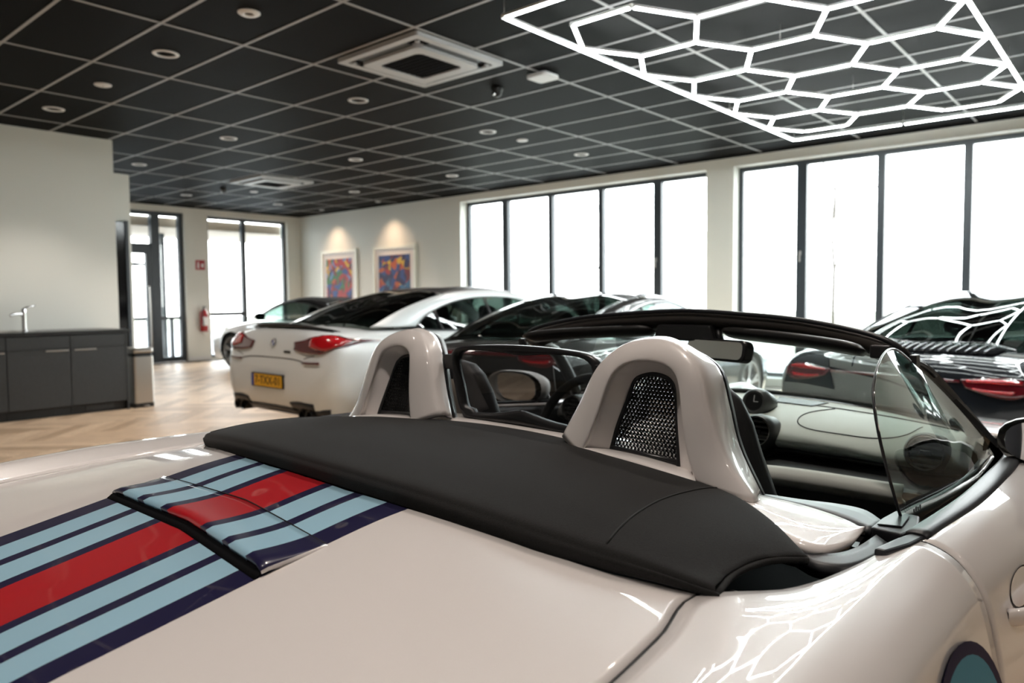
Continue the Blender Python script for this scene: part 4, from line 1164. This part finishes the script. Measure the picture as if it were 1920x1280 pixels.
# cockpit: dash, vents, clock, seats, wheel
def cockpit():
    def dr(u0, z0, us, zs): return NL((us, -.66, zs), (u0-(u0-us)*.28, -.34, z0-(z0-zs)*.3), (u0, 0, z0), (u0-(u0-us)*.28, .34, z0-(z0-zs)*.3), (us, .66, zs))
    rows = [dr(1.25, .868, 1.0, .842), dr(1.14, .866, .97, .845), dr(1.04, .856, .94, .842), dr(.95, .835, .905, .828), dr(.895, .80, .875, .80), dr(.89, .778, .872, .775), dr(.93, .758, .91, .755)]
    V, r, c = loft(rows, 61, 36)
    mk('dashboard', V, grid_faces(r, c), 'leather_light', car, thick=.008, off=1)
    bv = BVHTree.FromPolygons(V, grid_faces(r, c))
    def dn(u, v):
        h = bv.ray_cast(Vector((v, u, 2)), Vector((0, 0, -1))); return h[0]
    pts = [dn(u, v) for u, v in [(q.x, q.y) for q in arc([(1.10, .25, 0), (1.02, .20, 0), (.955, .20, 0), (.925, .24, 0), (.915, .34, 0), (.912, .44, 0), (.935, .50, 0), (1.0, .52, 0)], 50)]]
    tube('airbag_seam', [p+Vector((0, 0, .001)) for p in pts if p], .0016, 'seam', car, 5)
    tube('dash_seam', [p+Vector((0, 0, .001)) for p in [dn(1.13-.30*abs(v)**2, v) for v in [.10+.5*k/24 for k in range(25)]] if p], .002, 'seam', car, 5)
    lowr = [NL((.91, -.66, .758), (.93, 0, .76), (.91, .66, .758)), NL((1.0, -.66, .70), (1.0, 0, .70), (1.0, .66, .70)), NL((.96, -.66, .5), (.96, 0, .5), (.96, .66, .5)), NL((1.0, -.66, .3), (1.0, 0, .3), (1.0, .66, .3))]
    V, r, c = loft(lowr, 31, 16); mk('lower_dash', V, grid_faces(r, c), 'leather_dark', car, thick=.01)
    V, r, c = loft([NL((.735, .13, .738), (.72, .33, .750), (.73, .56, .748)), NL((.72, .13, .718), (.705, .33, .728), (.715, .56, .726)), NL((.75, .13, .70), (.74, .33, .706), (.75, .56, .705))], 24, 8)
    mk('glovebox_trim', V, grid_faces(r, c), 'leather_light', car, thick=.01)
    box('glovebox', .12, .60, .745, 1.0, .50, .735, 'leather_dark', car, bevel=.02)
    def vent(u, v, z, r):
        e = empty('air_vent', (v, u, z)); e.parent = car; e.rotation_euler = (rad(-12), 0, 0)
        lathe('vent_ring', [(r*.86, .02), (r*.88, -.012), (r*.95, -.018), (r*1.06, -.012), (r*1.12, .01), (r*1.12, .06)], 'vent_grey', e, 28, 'y')
        lathe('vent_bezel', [(r*.84, -.008), (r*.86, -.015), (r*.90, -.014), (r*.90, -.006)], 'steel', e, 28, 'y')
        lathe('vent_back', [(r*.9, .02), (.0001, .021)], 'black_matt', e, 20, 'y')
        for k in range(5):
            zz = (-.66+.33*k)*r; hw = math.sqrt(max(0, (r*.86)**2-zz*zz)); b = box('vent_slat', -hw, hw, -.006, .012, zz-.004, zz+.002, 'vent_grey', e)
        box('vent_tab', -r*.28, r*.28, -.014, -.004, -.006, .006, 'black_plastic', e, bevel=.002)
        # hood running back over the dash
        V = []
        for j in range(8):
            t = j/7
            for i in range(15):
                a = PI*i/14; rr = r*1.10*(1-.55*t); V.append((math.cos(a)*rr, .02+.13*t, math.sin(a)*rr*(1-.5*t)-.0+.012*t))
        mk('vent_cowl', V, grid_faces(8, 15, flip=True), 'vent_grey', e, thick=.003)
        for k in range(7):
            y = .05+.012*k; rr = r*1.10*(1-.55*(y-.02)/.13)*1.01
            tube('cowl_rib', [(math.cos(a)*rr, y, math.sin(a)*rr*(1-.5*(y-.02)/.13)+.012*(y-.02)/.13) for a in [rad(45+9*q) for q in range(11)]], .002, 'black_plastic', e, 5)
    vent(.872, .566, .808, .047); vent(.872, .118, .808, .047); vent(.872, -.118, .808, .047); vent(.872, -.58, .808, .047)
    ck = empty('dash_clock', (.05, 1.01, .872)); ck.rotation_euler = (rad(-14), 0, 0); ck.parent = car
    lathe('clock_case', [(.028, -.03), (.034, -.034), (.040, -.028), (.046, 0), (.04, .05), (.02, .09), (.0001, .10)], 'vent_grey', ck, 26, 'y')
    lathe('clock_face', [(.030, -.0285), (.0001, -.028)], 'black_plastic', ck, 22, 'y')
    box('clock_hand', -.001, .001, -.031, -.030, 0, .02, 'white_plastic', ck); box('clock_hand', 0, .014, -.031, -.030, -.001, .001, 'white_plastic', ck)
    # speaker grille on the dash top
    p = [dn(u, v) for u, v in ((1.20, .03), (1.18, .20), (1.10, .18), (1.11, .06))]
    mk('dash_speaker', [q+Vector((0, 0, .002)) for q in p if q], [(0, 1, 2, 3)], 'leather_dark', car, smooth=False, thick=.002)
    # steering wheel and binnacle
    sw = empty('steering_wheel', (-.365, .66, .78)); sw.parent = car; sw.rotation_euler = (rad(-22), 0, 0)
    tube('wheel_rim', [(.178*math.cos(a), 0, .178*math.sin(a)) for a in [2*PI*i/40 for i in range(40)]], .016, 'leather_dark', sw, 10, True)
    lathe('wheel_hub', [(.07, .03), (.075, 0), (.05, -.02), (.0001, -.025)], 'leather_dark', sw, 20, 'y')
    for a in (0, PI, -PI/2): tube('wheel_spoke', [(.05*math.cos(a), 0, .05*math.sin(a)), (.17*math.cos(a), 0, .17*math.sin(a))], .014, 'leather_dark', sw, 8)
    V, n = [], 17
    for du, k in ((-.02, 1), (.05, 1.0), (.14, .8), (.2, .4)):
        for i in range(n): a = PI*i/(n-1); V.append(N(.90+du, -.365+.15*k*math.cos(a), .835+.06*k*math.sin(a)))
    mk('instrument_hood', V, grid_faces(4, n, flip=True), 'leather_dark', car, thick=.006)
    for k in (-.09, 0, .09): lathe('gauge', [(.04, 0), (.042, -.006), (.038, -.006), (.036, 0), (.0001, .001)], 'black_plastic', car, 20, 'y', (-.365+k, .93, .84))
    # tub, console, door cards, bulkhead
    box('cockpit_floor', -.70, .70, .05, 1.0, .20, .24, 'leather_dark', car)
    box('centre_console', -.09, .09, .10, .82, .24, .58, 'leather_dark', car, bevel=.03)
    box('rear_bulkhead', -.70, .70, .05, .08, .24, .80, 'leather_dark', car)
    for s in (1, -1):
        V, r, c = loft([BL((.06, .700, .868), (.4, .70, .868), (.74, .645, .855)), BL((.06, .67, .80), (.4, .67, .79), (.76, .63, .78)), BL((.06, .69, .6), (.4, .70, .58), (.8, .68, .58)), BL((.06, .70, .3), (.4, .72, .3), (.8, .70, .3))], 24, 16)
        if s < 0: V = mirx(V)
        mk('door_card', V, grid_faces(r, c, flip=s > 0), 'leather_dark', car, thick=.01)
        # seat
        st = empty('seat', (s*.352, .115, 0)); st.parent = car
        V = []
        prof = [(.55, .20, .16), (.70, .195, .13), (.82, .168, .10), (.91, .142, .085), (.965, .130, .07), (1.01, .110, .06), (1.036, .08, .05), (1.046, .02, .03)]
        n = 24
        for z, w_, d_ in prof:
            y0 = -(z-.55)*.16+.07
            for i in range(n):
                a = 2*PI*i/n; V.append((w_*math.copysign(abs(math.cos(a))**.7, math.cos(a)), y0+d_*math.copysign(abs(math.sin(a))**.8, math.sin(a))*.6, z))
        mk('backrest_shell', V, grid_faces(len(prof), n, close_c=True)+[tuple(range((len(prof)-1)*n, len(prof)*n))], 'leather_dark', st)
        V = []
        for z, w_, d_ in prof[1:-1]:
            y0 = -(z-.55)*.16+.07+.012
            for i in range(13):
                a = PI*i/12; V.append((w_*.72*math.cos(a), y0+d_*math.sin(a)*.66, z*1.0-.008))
        mk('backrest_pad', V, grid_faces(len(prof)-2, 13), 'leather_brown', st, thick=.004)
        V = []
        for z, w_, d_ in prof[1:6]:
            y0 = -(z-.55)*.16+.07
            for i in range(13):
                a = PI*(.12+.76*i/12); V.append((w_*.80*math.copysign(abs(math.cos(a))**.7, math.cos(a)), y0-d_*abs(math.sin(a))**.8*.6-.004, z-.012))
        mk('backrest_panel', V, grid_faces(5, 13, flip=True), 'leather_brown', st, thick=.004)
        box('seat_cushion', -.22, .22, .12, .62, .34, .50, 'leather_dark', st, bevel=.05)
        box('seat_base', -.20, .20, .12, .58, .24, .36, 'black_plastic', st)
cockpit()

# number roundel on the right flank (only its top shows) and its twin
def roundel():
    rows = {}
    for s in (1, -1):
        cu, cz = -.165, B(-.165, .87, .648).z
        def P(u, z, off):
            pts = side_row(u, 90)[::-1]          # from the sill upwards
            for a, b in zip(pts[:-1], pts[1:]):
                if a.z <= z <= b.z and b.z > a.z:
                    q = a.lerp(b, (z-a.z)/(b.z-a.z)); d = b-a; nrm = Vector((d.z, 0, -d.x)).normalized(); break
            else:
                q = max(pts, key=lambda p: p.z); nrm = Vector((0, 0, 1))
            return Vector((s*(q.x+nrm.x*off), q.y, q.z+nrm.z*off))
        for k, (r0, r1, m) in enumerate(((.158, .172, 'navy'), (.108, .158, 'sky_blue'), (.095, .108, 'navy'), (.050, .095, 'sky_blue'), (0.001, .050, 'white_plastic'))):
            V = []
            nr = 5
            for i in range(nr):
                r = r0+(r1-r0)*i/(nr-1)
                for j in range(48):
                    a = 2*PI*j/48; V.append(P(cu+r*math.cos(a), cz+r*math.sin(a), .0035))
            V, F = cut_arches(V, grid_faces(nr, 48, close_c=True, flip=s > 0), [(RY, WR, .378)])
            if F: mk('roundel_ring', V, F, m, car)
roundel()

# ------------------------------------------------------------------ the other cars (x right, y forward from the rear bumper, z up)
def lerp_tab(tab, y):
    """tab: list of (y, a, b, ...) ; smooth (monotone-ish hermite) lookup"""
    n = len(tab)
    if y <= tab[0][0]: return tab[0][1:]
    if y >= tab[-1][0]: return tab[-1][1:]
    i = max(k for k in range(n-1) if tab[k][0] <= y); h = tab[i+1][0]-tab[i][0]; t = (y-tab[i][0])/h; out = []
    for c in range(1, len(tab[0])):
        p1, p2 = tab[i][c], tab[i+1][c]
        m1 = (p2-tab[i-1][c])/(tab[i+1][0]-tab[i-1][0])*h if i > 0 else p2-p1
        m2 = (tab[i+2][c]-p1)/(tab[i+2][0]-tab[i][0])*h if i+2 < n else p2-p1
        out.append((2*t**3-3*t*t+1)*p1+(t**3-2*t*t+t)*m1+(-2*t**3+3*t*t)*p2+(t**3-t*t)*m2)
    return out
class Car:
    def __init__(s, name, loc, heading, scale, label, paint, body, arches, wheel_r, rim):
        s.e = empty(name, loc, -rad(heading), label=label, cat='car'); s.e.scale = (scale,)*3; s.paint = paint
        # body table rows: y, zt centre top, ws shoulder half width, zs shoulder z, w max half width, zw height of max width, zb bottom, wb bottom half width
        V, n = [], 60; ys = []
        y0, y1 = body[0][0], body[-1][0]
        for i in range(n+1):
            t = i/n; ys.append(y0+(y1-y0)*(t-.10*math.sin(2*PI*t)))
        m = 26; s.m = m
        for y in ys:
            zt, ws, zs, w_, zw, zb, wb = lerp_tab(body, y)
            half = [(0, y, zt), (ws*.45, y, zt-.12*(zt-zs)), (ws*.85, y, zt-.62*(zt-zs)), (ws, y, zs), (ws+(w_-ws)*.6, y, zs-.18*(zs-zw)), (w_-.006, y, zw+.45*(zs-zw)), (w_, y, zw), (w_-.01, y, (zw+zb)/2), (wb+.01, y, zb+.04), (wb-.04, y, zb), (wb*.5, y, zb-.01), (0, y, zb-.01)]
            h = cr(half, m); V += h+mirx(h[-2:0:-1])
        k = 2*m-2
        F = grid_faces(n+1, k, close_c=True, flip=True)
        F += [tuple(range(k)), tuple(range(n*k, (n+1)*k))[::-1]]
        s.bv = BVHTree.FromPolygons([Vector(v) for v in V], F)
        V, F = cut_arches(V, F, [(a[0], a[1], a[2]) for a in arches])
        s.body = mk('body', V, F, paint, s.e)
        for a in arches:
            for sd in (1, -1):
                liner(s.e, sd*.42, sd*(a[3]-.03), a[0], a[1], a[2]-.004); wheel(s.e, sd*(a[3]-.145), a[0], wheel_r, sd, rim, 5, .26)
        lo = [lerp_tab(body, a[0]) for a in arches]
    def back(s, x, z, off=.004):
        h = s.bv.ray_cast(Vector((x, -3, z)), Vector((0, 1, 0)))
        return h[0]+h[1]*off if h[0] is not None and h[1].y < 0 else (h[0]-h[1]*off if h[0] is not None else None)
    def flank(s, y, z, side=1, off=.004):
        h = s.bv.ray_cast(Vector((side*3, y, z)), Vector((-side, 0, 0)))
        return h[0]+Vector((side*off, 0, 0)) if h[0] is not None else None
    def top(s, x, y, off=.004):
        h = s.bv.ray_cast(Vector((x, y, 3)), Vector((0, 0, -1)))
        return h[0]+Vector((0, 0, off)) if h[0] is not None else None
    def rear_patch(s, name, top, bot, m, n=20, r=6, thick=.012, off=.010, parent=None):
        """patch on the tail between two (x,z) polylines"""
        A, Bq = arc([(a, b, 0) for a, b in top], n), arc([(a, b, 0) for a, b in bot], n)
        V = []
        for j in range(r):
            for i in range(n):
                q = A[i].lerp(Bq[i], j/(r-1)); h = s.back(q.x, q.y, off)
                if h is None: h = V[-1].copy() if V else Vector((q.x, .05, q.y))
                V.append(h)
        o = mk(name, V, grid_faces(r, n), m, parent or s.e, thick=thick, off=0)
        return o
    def seam(s, kind, pts, r=.004, name='panel_gap', m='seam', side=1):
        P = []
        for a, b in pts:
            q = s.flank(a, b, side, -.001) if kind == 'side' else s.back(a, b, -.001) if kind == 'rear' else s.top(a, b, -.001)
            if q is not None: P.append(q)
        if len(P) > 2: tube(name, P, r, m, s.e, 5)
    def house(s, center, rail, dlo, belt, roof_rng, glass='car_glass', roofm=None, frame=None, pillars=(), side_glass=None, both=True, n=61):
        """greenhouse: center, rail(right), dlo top and belt curves as (y,x,z)"""
        Cc = arc([(0, a, c) for a, b, c in center], n); Rr = arc([(b, a, c) for a, b, c in rail], n)
        # bring centre and rail into step along y
        def rows(i0, i1):
            V = []
            for i in range(i0, i1+1):
                c, r = Cc[i], Rr[i]; mid = c.lerp(r, .55)+Vector((0, 0, .030*(1 if i0 <= i <= i1 else 0))); pr = cr([c, mid, r], 9)
                h = pr; V += mirx(h[:0:-1])+h
            return V
        a, b = int(roof_rng[0]*(n-1)), int(roof_rng[1]*(n-1))
        for nm, i0, i1, mm in (('rear_window', 0, a, glass), ('roof', a, b, roofm or s.paint), ('windscreen', b, n-1, side_glass or glass)):
            V = rows(i0, i1); mk(nm, V, grid_faces(i1-i0+1, 17), mm, s.e, thick=.006, off=-1)
        D = arc([(q, p, z) for p, q, z in dlo], n); Bt = arc([(q, p, z) for p, q, z in belt], n)
        for sd in (1, -1):
            f = (lambda P: P) if sd > 0 else mirx
            V = f(list(Rr)+[Rr[i].lerp(D[i], .5)+Vector((.006, 0, 0)) for i in range(n)]+list(D))
            mk('side_frame', V, grid_faces(3, n, flip=sd > 0), frame or s.paint, s.e, thick=.01, off=0)
            V = []
            for j in range(6):
                for i in range(n): V.append(D[i].lerp(Bt[i], j/5))
            # split at the pillars
            cuts = [0]+[int(p*(n-1)) for p in pillars]+[n-1]
            for c0, c1 in zip(cuts[:-1], cuts[1:]):
                W = [V[j*n+i] for j in range(6) for i in range(c0, c1+1)]; W = f(W)
                mk('side_window', W, grid_faces(6, c1-c0+1, flip=sd > 0), side_glass or glass, s.e)
            for p in cuts[1:-1]:
                tube('window_pillar', f([D[p]+Vector((.004, 0, 0)), Bt[p]+Vector((.004, 0, 0))]), .014, 'black_plastic', s.e, 6)
            tube('window_surround', f(list(D)+[]), .007, 'black_plastic', s.e, 6)
            tube('belt_trim', f(list(Bt)), .008, 'black_plastic', s.e, 6)
        return Cc, Rr, D, Bt
    def seats(s, ys, xs, z, zb):
        for y in ys:
            for x in xs:
                V, n = [], 16; prof = [(zb, .22, .09), (z-.22, .22, .08), (z-.16, .14, .06), (z-.13, .13, .06), (z-.03, .12, .05), (z, .05, .03)]
                for zz, w_, d_ in prof:
                    for i in range(n): a = 2*PI*i/n; V.append((x+w_*math.copysign(abs(math.cos(a))**.7, math.cos(a)), y+d_*math.sin(a)-(zz-zb)*.2, zz))
                mk('seat_back', V, grid_faces(len(prof), n, close_c=True)+[tuple(range((len(prof)-1)*n, len(prof)*n))], 'leather_dark', s.e)
    def mirror(s, y, x, z, m):
        for sd in (1, -1):
            V, n = [], 18
            for dy, k in ((0, 1), (.03, 1.0), (.09, .75), (.12, .2)):
                for i in range(n): a = 2*PI*i/n; V.append((sd*(x+.10+.11*k*math.cos(a)), y+dy, z+.065*k*math.sin(a)))
            o = mk('door_mirror', V, grid_faces(4, n, close_c=True, flip=sd < 0), m, s.e)
            mk('mirror_lens', V[:n], [tuple(range(n)) if sd > 0 else tuple(range(n))[::-1]], 'mirror_glass', o, smooth=False)
            tube('mirror_foot', [(sd*(x-.02), y+.05, z-.05), (sd*(x+.06), y+.05, z-.03)], .02, 'black_plastic', o, 8)
    def plate(s, x, z, text, tilt=0., w_=.26, h=.055):
        p = s.back(x, z, .012); e = empty('number_plate', tuple(p)); e.parent = s.e; e.rotation_euler = (tilt, 0, 0)
        prism('plate_holder', rrect(-w_-.008, w_+.008, -h-.008, h+.008, .01), -.004, .03, 'black_plastic', e, 'y')
        prism('plate_face', rrect(-w_+.045, w_, -h, h, .006), -.008, -.003, 'plate_yellow', e, 'y'); prism('country_strip', rrect(-w_, -w_+.045, -h, h, .004), -.008, -.003, 'plate_blue', e, 'y')
        textmesh('plate_text', text, .105, 'ink', e, Matrix.Translation((.022, -.0085, 0)) @ Matrix.Rotation(PI/2, 4, 'X'))

# ---- silver white coupe with yellow plate
def silver_coupe():
    body = [(0.0, .60, .50, .56, .62, .52, .40, .58), (.04, .80, .68, .72, .78, .60, .34, .70), (.10, 1.00, .74, .90, .86, .66, .30, .76), (.16, 1.045, .78, .955, .90, .70, .27, .80), (.35, 1.05, .80, .975, .935, .70, .24, .84), (.8, 1.03, .79, .99, .945, .68, .20, .86), (1.4, .98, .79, .985, .945, .66, .18, .88), (2.2, .95, .80, .965, .935, .64, .18, .89), (3.0, .96, .80, .95, .93, .62, .18, .89), (3.5, .99, .79, .93, .93, .60, .18, .88), (4.2, .93, .74, .87, .93, .58, .18, .86), (4.6, .84, .66, .78, .88, .54, .18, .80), (4.85, .72, .55, .68, .74, .48, .20, .66), (4.95, .55, .42, .54, .56, .45, .26, .52)]
    c = Car('coupe', (-5.72, 3.42, 0), 1.0, .94, 'silver white coupe with yellow number plate parked behind the roadster', 'paint_silver', body, [(1.05, .35, .385, .945), (4.0, .35, .38, .93)], .35, 'alloy_dark')
    s = c.e
    rail = [(.62, .70, 1.035), (1.05, .655, 1.20), (1.55, .60, 1.325), (2.0, .585, 1.372), (2.5, .58, 1.372), (2.95, .61, 1.30), (3.3, .66, 1.17), (3.62, .72, 1.00)]
    dlo = [(1.10, .775, 1.035), (1.28, .735, 1.14), (1.62, .68, 1.245), (2.0, .655, 1.30), (2.45, .65, 1.305), (2.85, .68, 1.25), (3.18, .73, 1.13), (3.45, .78, 1.00)]
    belt = [(1.10, .775, 1.030), (1.3, .80, .995), (1.7, .815, .985), (2.0, .815, .98), (2.4, .815, .975), (2.8, .81, .975), (3.2, .80, .975), (3.45, .785, .985)]
    center = [(.50, 0, 1.05), (.95, 0, 1.22), (1.5, 0, 1.355), (2.0, 0, 1.405), (2.5, 0, 1.405), (2.95, 0, 1.34), (3.35, 0, 1.20), (3.70, 0, 1.03)]
    c.house(center, rail, dlo, belt, (.34, .72), roofm='black_plastic', pillars=(.14, .46, .80), side_glass='car_glass_mid')
    c.seats((2.55,), (-.38, .38), 1.22, .85); c.seats((1.65,), (-.35, .35), 1.12, .85)
    for sd in (1, -1):
        t = c.rear_patch('tail_light', [(sd*.34, .915), (sd*.48, .935), (sd*.60, .965), (sd*.76, .975), (sd*.89, .93)], [(sd*.37, .85), (sd*.50, .83), (sd*.62, .822), (sd*.76, .828), (sd*.89, .89)], 'lamp_dark_red', 26, 7)
        c.rear_patch('lamp_glow', [(sd*.58, .95), (sd*.70, .966), (sd*.80, .958), (sd*.875, .925)], [(sd*.58, .88), (sd*.70, .855), (sd*.80, .855), (sd*.875, .895)], 'lamp_red', 16, 5, off=.018, parent=t)
        c.rear_patch('reflector', [(sd*.52, .752), (sd*.62, .752), (sd*.74, .757)], [(sd*.52, .735), (sd*.62, .735), (sd*.74, .74)], 'lamp_dark_red', 10, 3)
        ex = empty('exhaust', (sd*.56, .08, .30)); ex.parent = s
        for q in (-.055, .055): lathe('exhaust_pipe', [(.034, .10), (.036, -.06), (.046, -.065), (.048, .10)], 'black_plastic', ex, 18, 'y', (q, 0, 0))
        c.rear_patch('bumper_vent', [(sd*.36, .395), (sd*.5, .41), (sd*.68, .40)], [(sd*.36, .32), (sd*.5, .315), (sd*.68, .32)], 'black_plastic', 12, 3, off=.004)
        c.seam('side', [(1.55+.02*math.sin(z*9), z) for z in [.22+.75*k/20 for k in range(21)]], side=sd); c.seam('side', [(2.98, z) for z in [.22+.72*k/20 for k in range(21)]], side=sd)
        h = c.flank(1.85, .82, sd, .02)
        if h: tube('door_handle', [h, h+Vector((sd*.012, .06, 0)), h+Vector((sd*.012, .16, 0)), h+Vector((0, .22, 0))], .012, 'paint_silver', s, 8)
    c.rear_patch('diffuser', [(-.40, .34), (0, .345), (.40, .34)], [(-.46, .285), (0, .285), (.46, .285)], 'black_plastic', 14, 3, off=.012)
    c.rear_patch('lower_valance', [(-.80, .355), (-.5, .325), (0, .33), (.5, .325), (.80, .355)], [(-.78, .29), (-.5, .268), (0, .268), (.5, .268), (.78, .29)], 'black_plastic', 30, 3, off=.006)
    c.seam('rear', [(x, .775-.02*(abs(x)/.5)**4) for x in [-.52+1.04*k/30 for k in range(31)]], .005)
    c.seam('rear', [(.52, .78), (.60, .80), (.66, .81)], .004); c.seam('rear', [(-.52, .78), (-.60, .80), (-.66, .81)], .004)
    c.plate(-.0, .565, '7-TXX-01')
    # lip spoiler
    V = []
    for k in range(25):
        x = -.66+1.32*k/24; y = .12+.14*(abs(x)/.66)**3; z = 1.052-.05*(abs(x)/.66)**3
        V += [(x, y+.10, z), (x, y, z+.028), (x, y-.012, z+.02), (x, y+.02, z-.012)]
    mk('lip_spoiler', V, grid_faces(25, 4, close_c=True), 'black_plastic', s)
    b = c.back(0, .905, .004); bd = empty('round_badge', tuple(b)); bd.parent = s; bd.rotation_euler = (rad(-16), 0, 0)
    lathe('badge_ring', [(.030, -.003), (.033, -.008), (.041, -.008), (.043, .0)], 'chrome', bd, 28, 'y')
    for k in range(4):
        V = [(0, -.004, 0)]+[(.031*math.cos(rad(90*k+9*i)), -.004, .031*math.sin(rad(90*k+9*i))) for i in range(11)]
        mk('badge_quarter', V, [(0, i+1, i+2)[::-1] for i in range(10)], 'plate_blue' if k % 2 else 'white_plastic', bd, smooth=False)
    q = c.back(.255, .832, .004); box('model_badge', q.x-.05, q.x+.05, q.y-.004, q.y+.002, .822, .842, 'ink', s)
    c.mirror(3.12, .84, 1.02, 'paint_silver')
    box('cabin_floor', -.78, .78, .9, 3.4, .94, .96, 'black_matt', s)
silver_coupe()

# ---- sports cars built to one recipe
def sports(name, loc, heading, scale, label, paint, slats=False, rim='alloy', roof=None, plate=None, top=True, lampz=.80):
    body = [(0.0, .62, .52, .58, .60, .50, .36, .56), (.05, .80, .70, .74, .80, .58, .28, .70), (.14, .885, .76, .84, .88, .62, .24, .78), (.35, .935, .77, .89, .925, .64, .20, .84), (.75, .985, .77, .92, .93, .64, .18, .86), (1.2, .96, .76, .92, .92, .62, .17, .87), (1.8, .90, .745, .90, .895, .60, .17, .87), (2.4, .90, .735, .885, .885, .58, .17, .87), (2.9, .93, .70, .87, .885, .58, .17, .86), (3.3, .88, .62, .865, .895, .56, .17, .85), (3.75, .775, .54, .80, .89, .54, .17, .83), (4.15, .64, .46, .66, .80, .50, .18, .74), (4.38, .52, .36, .53, .62, .45, .20, .58), (4.46, .44, .26, .44, .45, .40, .24, .42)]
    c = Car(name, loc, heading, scale, label, paint, body, [(.98, .34, .375, .925), (3.43, .335, .365, .89)], .34, rim)
    s = c.e
    rail = [(.42, .60, .92), (.80, .585, 1.07), (1.25, .56, 1.20), (1.7, .545, 1.262), (2.15, .54, 1.262), (2.5, .57, 1.19), (2.8, .62, 1.06), (3.05, .67, .93)]
    dlo = [(.95, .70, .985), (1.12, .685, 1.06), (1.42, .645, 1.15), (1.75, .615, 1.205), (2.1, .61, 1.21), (2.42, .64, 1.14), (2.68, .69, 1.03), (2.88, .73, .925)]
    belt = [(.95, .70, .98), (1.12, .735, .945), (1.4, .75, .925), (1.75, .755, .915), (2.1, .755, .91), (2.4, .75, .91), (2.65, .745, .912), (2.88, .735, .915)]
    center = [(.36, 0, .94), (.78, 0, 1.115), (1.25, 0, 1.245), (1.7, 0, 1.30), (2.15, 0, 1.30), (2.52, 0, 1.23), (2.85, 0, 1.09), (3.13, 0, .945)]
    if top: c.house(center, rail, dlo, belt, (.40, .66), pillars=(.30,), side_glass='car_glass_clear', roofm=roof)
    else:
        c.house(center, rail, dlo, belt, (.30, .68), pillars=(.30,), side_glass='car_glass_clear', roofm='fabric', frame='black_plastic')
    c.seats((1.85,), (-.36, .36), 1.14, .8)
    box('cabin_floor', -.70, .70, .7, 2.8, .86, .88, 'black_matt', s)
    for sd in (1, -1):
        t = c.rear_patch('tail_light', [(sd*.42, lampz+.018), (sd*.58, lampz+.035), (sd*.72, lampz+.035), (sd*.80, lampz+.005)], [(sd*.46, lampz-.03), (sd*.58, lampz-.06), (sd*.70, lampz-.07), (sd*.79, lampz-.035)], 'lamp_dark_red', 22, 6)
        c.rear_patch('lamp_strip', [(sd*.46, lampz+.014), (sd*.58, lampz+.024), (sd*.74, lampz+.02)], [(sd*.46, lampz+.002), (sd*.58, lampz+.004), (sd*.74, lampz+.004)], 'lamp_red', 16, 3, off=.018, parent=t)
        c.rear_patch('lamp_strip', [(sd*.50, lampz-.028), (sd*.58, lampz-.034), (sd*.72, lampz-.03)], [(sd*.50, lampz-.036), (sd*.58, lampz-.048), (sd*.70, lampz-.05)], 'lamp_red', 16, 3, off=.018, parent=t)
        ex = lathe('exhaust_pipe', [(.04, .10), (.042, -.05), (.055, -.055), (.057, .10)], 'chrome', s, 18, 'y', (sd*.30, .06, .31))
        c.seam('side', [(1.38, z) for z in [.22+.68*k/20 for k in range(21)]], side=sd); c.seam('side', [(2.72, z) for z in [.22+.66*k/20 for k in range(21)]], side=sd)
        h = c.flank(1.62, .74, sd, .016)
        if h: tube('door_handle', [h, h+Vector((sd*.012, .05, 0)), h+Vector((sd*.012, .14, 0)), h+Vector((0, .19, 0))], .011, paint, s, 8)
        hl = lathe('headlight', [(.0001, .05), (.06, .04), (.095, .01), (.105, -.03)], 'lamp_clear', s, 22); hl.location = (sd*.63, 3.92, .70); hl.rotation_euler = (rad(-58), 0, 0)
    c.rear_patch('light_bar', [(-.42, lampz+.012), (0, lampz+.014), (.42, lampz+.012)], [(-.42, lampz-.004), (0, lampz-.004), (.42, lampz-.004)], 'lamp_dark_red', 16, 3)
    c.rear_patch('rear_vent', [(-.62, .40), (0, .41), (.62, .40)], [(-.60, .33), (0, .33), (.60, .33)], 'black_plastic', 20, 3, off=.004)
    if slats:
        # engine lid grille: dark tray with raised fins
        g = empty('engine_grille', (0, 0, 0)); g.parent = s
        V = []
        for j in range(5):
            for i in range(21):
                x = -.50+i*.05; y = .20+.16*j/4+.05*(abs(x)/.5)**2; p = c.top(x, y, .006); V.append(p if p else Vector((x, y, .9)))
        mk('grille_tray', V, grid_faces(5, 21), 'black_matt', g, thick=.004, off=0)
        for k in range(19):
            x = -.45+.05*k; a, b = c.top(x, .21+.05*(x/.5)**2, .016), c.top(x, .345+.05*(x/.5)**2, .022)
            if a and b: tube('grille_fin', [a, a.lerp(b, .5)+Vector((0, 0, .003)), b], .007, 'alloy', g, 6)
    if plate: c.plate(0, .60, plate)
    c.mirror(2.55, .80, .98, paint)
    return c
sports('fastback_coupe', (-3.72, 3.78, 0), -2.5, .96, 'dark graphite fastback coupe parked between the silver coupe and the roadster', 'paint_graphite', rim='alloy', lampz=.84)
sports('rear_engine_sports_car', (-1.20, 4.80, 0), 17, .95, 'black sports car with slatted engine grille parked ahead of the roadster', 'paint_black', slats=True, lampz=.755)
sports('convertible', (-9.27, 7.97, 0), -96, .97, 'white convertible with closed dark roof half hidden behind the silver coupe', 'paint_white', rim='alloy', top=False)
